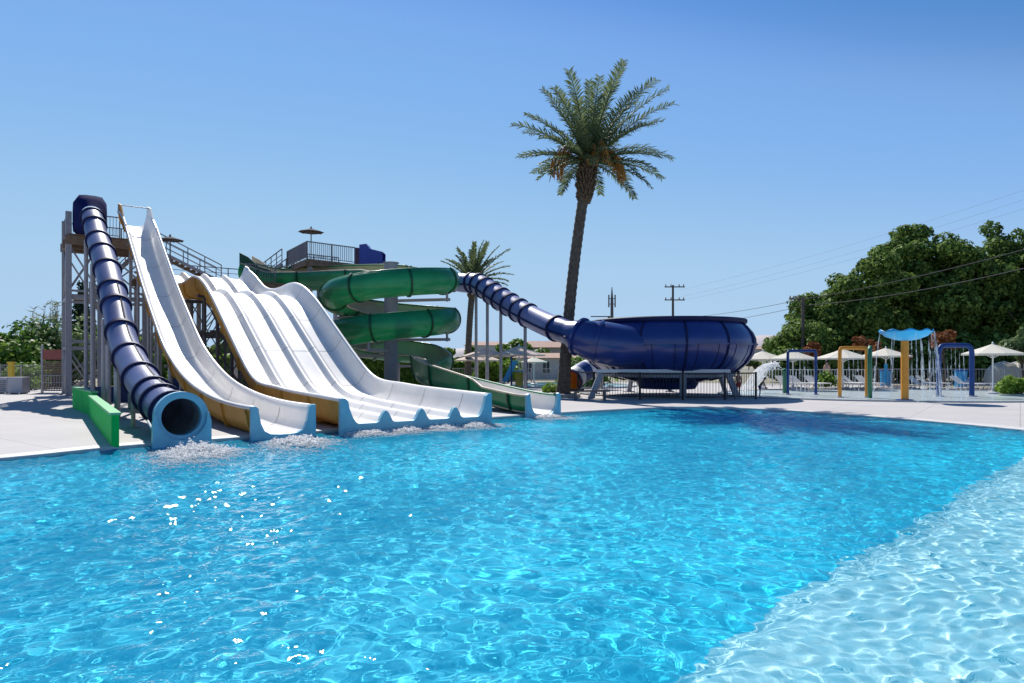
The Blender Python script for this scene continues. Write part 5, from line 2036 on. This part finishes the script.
def wire(p, q, sag, r, label, group='overhead cables'):
    p, q = Vector(p), Vector(q)
    pts = [p.lerp(q, t) - Vector((0, 0, sag * 4 * t * (1 - t))) for t in np.linspace(0, 1, 16)]
    og = MB().tube(pts, r, 5).build('overhead_cable', M['wire'])
    tag(og, label, 'cable', group)


wire(at(799, 300, 56.85), at(1100, 228, 40), .35, .028, 'upper of two black cables crossing in front of the dense trees')
wire(at(799, 306, 56.85), at(1100, 249, 38), .5, .028, 'lower of two black cables crossing in front of the dense trees')
wire(at(799, 300, 56.85), at(690, 317, 95), .2, .02, 'upper short cable running left from the short utility pole')
wire(at(799, 307, 56.85), at(690, 325, 95), .2, .02, 'lower short cable running left from the short utility pole')
for i, (a, b_) in enumerate(((290, 192), (297, 202), (301, 212))):
    wire(at(680, a, 92), at(1090, b_ - 24, 55), .6, .006, 'thin grey cable high in the sky towards the right edge', 'thin cables in the sky')


# ================================================================== PEOPLE
def person(x, y, h, rz, label, skin, top, bottom, pose='stand', z=0):
    """one continuous skinned figure with hair and swimwear as children"""
    o = empty('person', (x, y, z), label, 'person', 'people beyond the pool')
    s = h / 1.75
    J = {'pelvis': (0, 0, .93), 'waist': (0, .0, 1.08), 'chest': (0, 0, 1.30), 'neck': (0, 0, 1.46), 'head0': (0, -.01, 1.55), 'head1': (0, -.015, 1.68),
         'shL': (.17, 0, 1.40), 'elL': (.23, .03, 1.12), 'wrL': (.24, -.05, .88), 'haL': (.24, -.08, .78),
         'shR': (-.17, 0, 1.40), 'elR': (-.23, .03, 1.12), 'wrR': (-.24, -.05, .88), 'haR': (-.24, -.08, .78),
         'hiL': (.09, 0, .88), 'knL': (.10, -.02, .48), 'anL': (.10, .03, .08), 'toL': (.11, -.14, .03),
         'hiR': (-.09, 0, .88), 'knR': (-.10, -.02, .48), 'anR': (-.10, .03, .08), 'toR': (-.11, -.14, .03)}
    if pose == 'walk':
        J.update({'knL': (.10, -.20, .50), 'anL': (.10, -.26, .09), 'toL': (.10, -.43, .04), 'knR': (-.10, .10, .47), 'anR': (-.10, .34, .12), 'toR': (-.1, .24, .02),
                  'elL': (.22, .16, 1.14), 'wrL': (.22, .10, .90), 'haL': (.22, .06, .80), 'elR': (-.22, -.10, 1.12), 'wrR': (-.22, -.26, .96), 'haR': (-.22, -.33, .92)})
    if pose == 'lean':
        for k in ('waist', 'chest', 'neck', 'head0', 'head1', 'shL', 'shR'):
            v = J[k]
            J[k] = (v[0], v[1] - (v[2] - .93) * .55, v[2] - (v[2] - .93) * .12)
        J.update({'elL': (.22, -.40, 1.02), 'wrL': (.20, -.46, .82), 'haL': (.20, -.48, .74), 'elR': (-.22, -.40, 1.02), 'wrR': (-.20, -.46, .82), 'haR': (-.2, -.48, .74)})
    E_ = [('pelvis', 'waist'), ('waist', 'chest'), ('chest', 'neck'), ('neck', 'head0'), ('head0', 'head1'), ('chest', 'shL'), ('shL', 'elL'), ('elL', 'wrL'), ('wrL', 'haL'),
          ('chest', 'shR'), ('shR', 'elR'), ('elR', 'wrR'), ('wrR', 'haR'), ('pelvis', 'hiL'), ('hiL', 'knL'), ('knL', 'anL'), ('anL', 'toL'), ('pelvis', 'hiR'), ('hiR', 'knR'), ('knR', 'anR'), ('anR', 'toR')]
    RD = {'pelvis': .135, 'waist': .12, 'chest': .145, 'neck': .055, 'head0': .085, 'head1': .095, 'sh': .065, 'el': .043, 'wr': .032, 'ha': .036, 'hi': .088, 'kn': .058, 'an': .040, 'to': .036}
    names = list(J)
    me = bpy.data.meshes.new('body')
    m3 = Matrix.Rotation(rz, 3, 'Z')
    P = {k: m3 @ (Vector(J[k]) * s) for k in names}
    # fingers as short chains rooted in the palm
    vs = [P[k] for k in names]
    es = [(names.index(a), names.index(b_)) for a, b_ in E_]
    rads = [RD.get(k, RD.get(k[:2], .05)) * s for k in names]
    for hd, wr_, sg in (('haL', 'wrL', 1), ('haR', 'wrR', -1)):
        d = (P[hd] - P[wr_]).normalized()
        ax = m3 @ Vector((0, -1, 0))
        ax = (ax - d * ax.dot(d)).normalized()
        for q, (off, ln) in enumerate(((-.030, .065), (-.010, .08), (.012, .085), (.032, .075), (.05, .05))):
            base_i = names.index(hd)
            if q < 4:
                tip = P[hd] + ax * off * s * 1.2 + d * ln * s
            else:
                tip = P[hd] + ax * .07 * s + d * .025 * s
            vs.append(tip)
            es.append((base_i, len(vs) - 1))
            rads.append(.010 * s)
    me.from_pydata([tuple(v) for v in vs], es, [])
    ob = bpy.data.objects.new('body', me)
    col.objects.link(ob)
    ob.parent = o
    md = ob.modifiers.new('skin', 'SKIN')
    md.use_smooth_shade = True
    for i, sv_ in enumerate(me.skin_vertices[0].data):
        sv_.radius = (rads[i], rads[i])
        sv_.use_root = (i == 0)
    sb = ob.modifiers.new('sub', 'SUBSURF')
    sb.levels = sb.render_levels = 1
    dg = bpy.context.evaluated_depsgraph_get()
    ev = ob.evaluated_get(dg)
    nm = bpy.data.meshes.new_from_object(ev)
    ob.modifiers.clear()
    ob.data = nm
    nm.materials.clear()
    nm.materials.append(M[skin])
    base = Vector((x, y, z))
    ORG[ob.name] = base
    hd = P['head1'] + base
    fw = m3 @ Vector((0, -1, 0))
    rt = m3 @ Vector((1, 0, 0))
    # face
    b = MB()
    for sg in (-1, 1):
        b.lathe(hd + fw * .09 * s + rt * .033 * s * sg - Vector((0, 0, .03 * s)), [(0, -.012 * s), (.012 * s, 0), (0, .012 * s)], 8)
    b.box(hd + fw * .092 * s - Vector((0, 0, .095 * s)), (.04 * s, .01, .008))
    b.build('face_features', M['hair'], ob)
    MB().lathe(hd - fw * .018 * s + Vector((0, 0, .0)), [(.102 * s, -.05 * s), (.108 * s, .02 * s), (.09 * s, .075 * s), (.05 * s, .105 * s), (0, .112 * s)], 14).build('hair', M['hair'], ob, smooth=True)
    pe = P['pelvis'] + base
    b = MB()
    b.lathe(pe, [(.145 * s, .06 * s), (.155 * s, -.02 * s), (.165 * s, -.07 * s)], 14)
    for sfx in ('L', 'R'):
        b.tube([P['hi' + sfx] + base + Vector((0, 0, .02)), (P['hi' + sfx] * .55 + P['kn' + sfx] * .45) + base], [.108 * s, .098 * s], 12, cap=False)
    b.build('shorts', M[bottom], o)
    if top:
        w1, c1 = P['waist'] + base, P['chest'] + base
        MB().tube([w1 - Vector((0, 0, .06 * s)), w1, c1, P['neck'] + base - Vector((0, 0, .05 * s))], [.145 * s, .14 * s, .165 * s, .09 * s], 14).build('shirt', M[top], o)
    return o


person(gx(738.5, 33.2), 33.2, 1.25, R(200), 'bare chested child in red shorts standing inside the bowl fence', 'skin', None, 'red')
person(gx(760, 33.0), 33.0, 1.0, R(65), 'small tanned child leaning forward just right of the bowl fence', 'skin', None, 'bluefab', 'lean')
person(gx(827, 46.8), 46.8, 1.75, R(10), 'bare shouldered pale person standing behind the dark green bush', 'skin2', None, 'bluefab')

# ================================================================== FOAM
def foam(px, Yc, lx_, ly_, hgt, n, label, rot=0, seed=0):
    """churned white water: bubbly patches riding on the surface and drops thrown above it"""
    r_ = np.random.default_rng(seed + 40)
    x0 = gx(px, Yc)
    vs, fs = [], []
    oct_v = np.array([(1, 0, 0), (-1, 0, 0), (0, 1, 0), (0, -1, 0), (0, 0, 1), (0, 0, -1)], float)
    oct_f = [(0, 2, 4), (2, 1, 4), (1, 3, 4), (3, 0, 4), (2, 0, 5), (1, 2, 5), (3, 1, 5), (0, 3, 5)]
    cr, sr = math.cos(rot), math.sin(rot)
    k = 0
    while k < n:
        d = abs(r_.normal()) * .42          # distance down the run
        a = r_.normal() * .38
        u, v_ = a * lx_, d * ly_
        X_ = x0 + u * cr + v_ * sr
        Y_ = Yc + u * sr - v_ * cr
        pat = math.sin(X_ * 5 + 2 * math.sin(Y_ * 4)) * math.sin(Y_ * 6 + X_ * 2)
        if pat < -.15 and r_.random() < .75 and d > .25:
            continue
        fall = math.exp(-(d / .5) ** 2 - (a / .5) ** 2)
        hz = hgt * fall * abs(r_.normal()) * .6
        s_ = (.009 + .032 * r_.random() ** 2.5) * (1.0 if hz < .05 else .7) * (.6 + .7 * fall)
        zz_ = float(waves(np.array(X_), np.array(Y_))) + WZ + hz
        b0 = len(vs)
        st = np.array([s_ * r_.uniform(.8, 1.6), s_ * r_.uniform(.8, 1.6), s_ * (r_.uniform(.2, .4) if hz < .04 else r_.uniform(.5, .9))])
        for q in oct_v * st:
            vs.append((X_ + q[0], Y_ + q[1], zz_ + q[2]))
        fs += [tuple(b0 + i for i in f) for f in oct_f]
        k += 1
    o = npmesh('splash_foam', np.array(vs), np.array(fs), M['foam'], smooth=True)
    tag(o, label, 'foam', 'foam at the slide mouths', 'stuff')


rt_ = math.atan2(.6, .8)
foam(199, 14.0, 1.25, 2.6, .14, 8000, 'white foam below the mouth of the tube slide', rt_ * .6, 1)
foam(297, 15.7, 1.2, 2.5, .10, 6000, 'white foam below the mouth of the speed slide', rt_ * .6, 2)
for i, (a, lab) in enumerate(((-1.6, 'first'), (-.53, 'second'), (.53, 'third'), (1.6, 'last'))):
    c = mp[-1] + Vector((.8, .6, 0)) * a
    foam(512 + 683 * (c.x + .1) / (c.y - .15), c.y - .15, 1.25, 1.0, .08, 3400, 'white foam line below the %s of the four lanes counted from the left' % lab, rt_, 5 + i)
foam(512 + 683 * (gp[-1].x + .1) / (gp[-1].y - .15), gp[-1].y - .15, 1.0, 1.3, .08, 3000, 'white foam below the mouth of the green spiral slide', rt_, 12)

# ------------------------------------------------------------------ render
sc.cycles.caustics_refractive = True
sc.cycles.caustics_reflective = False
sc.cycles.sample_clamp_indirect = 5
sc.cycles.max_bounces = 10
sc.cycles.transparent_max_bounces = 12
sc.cycles.use_denoising = True
sc.view_settings.view_transform = 'Standard'
sc.view_settings.look = 'None'
sc.view_settings.exposure = EXPO
sc.view_settings.gamma = 1
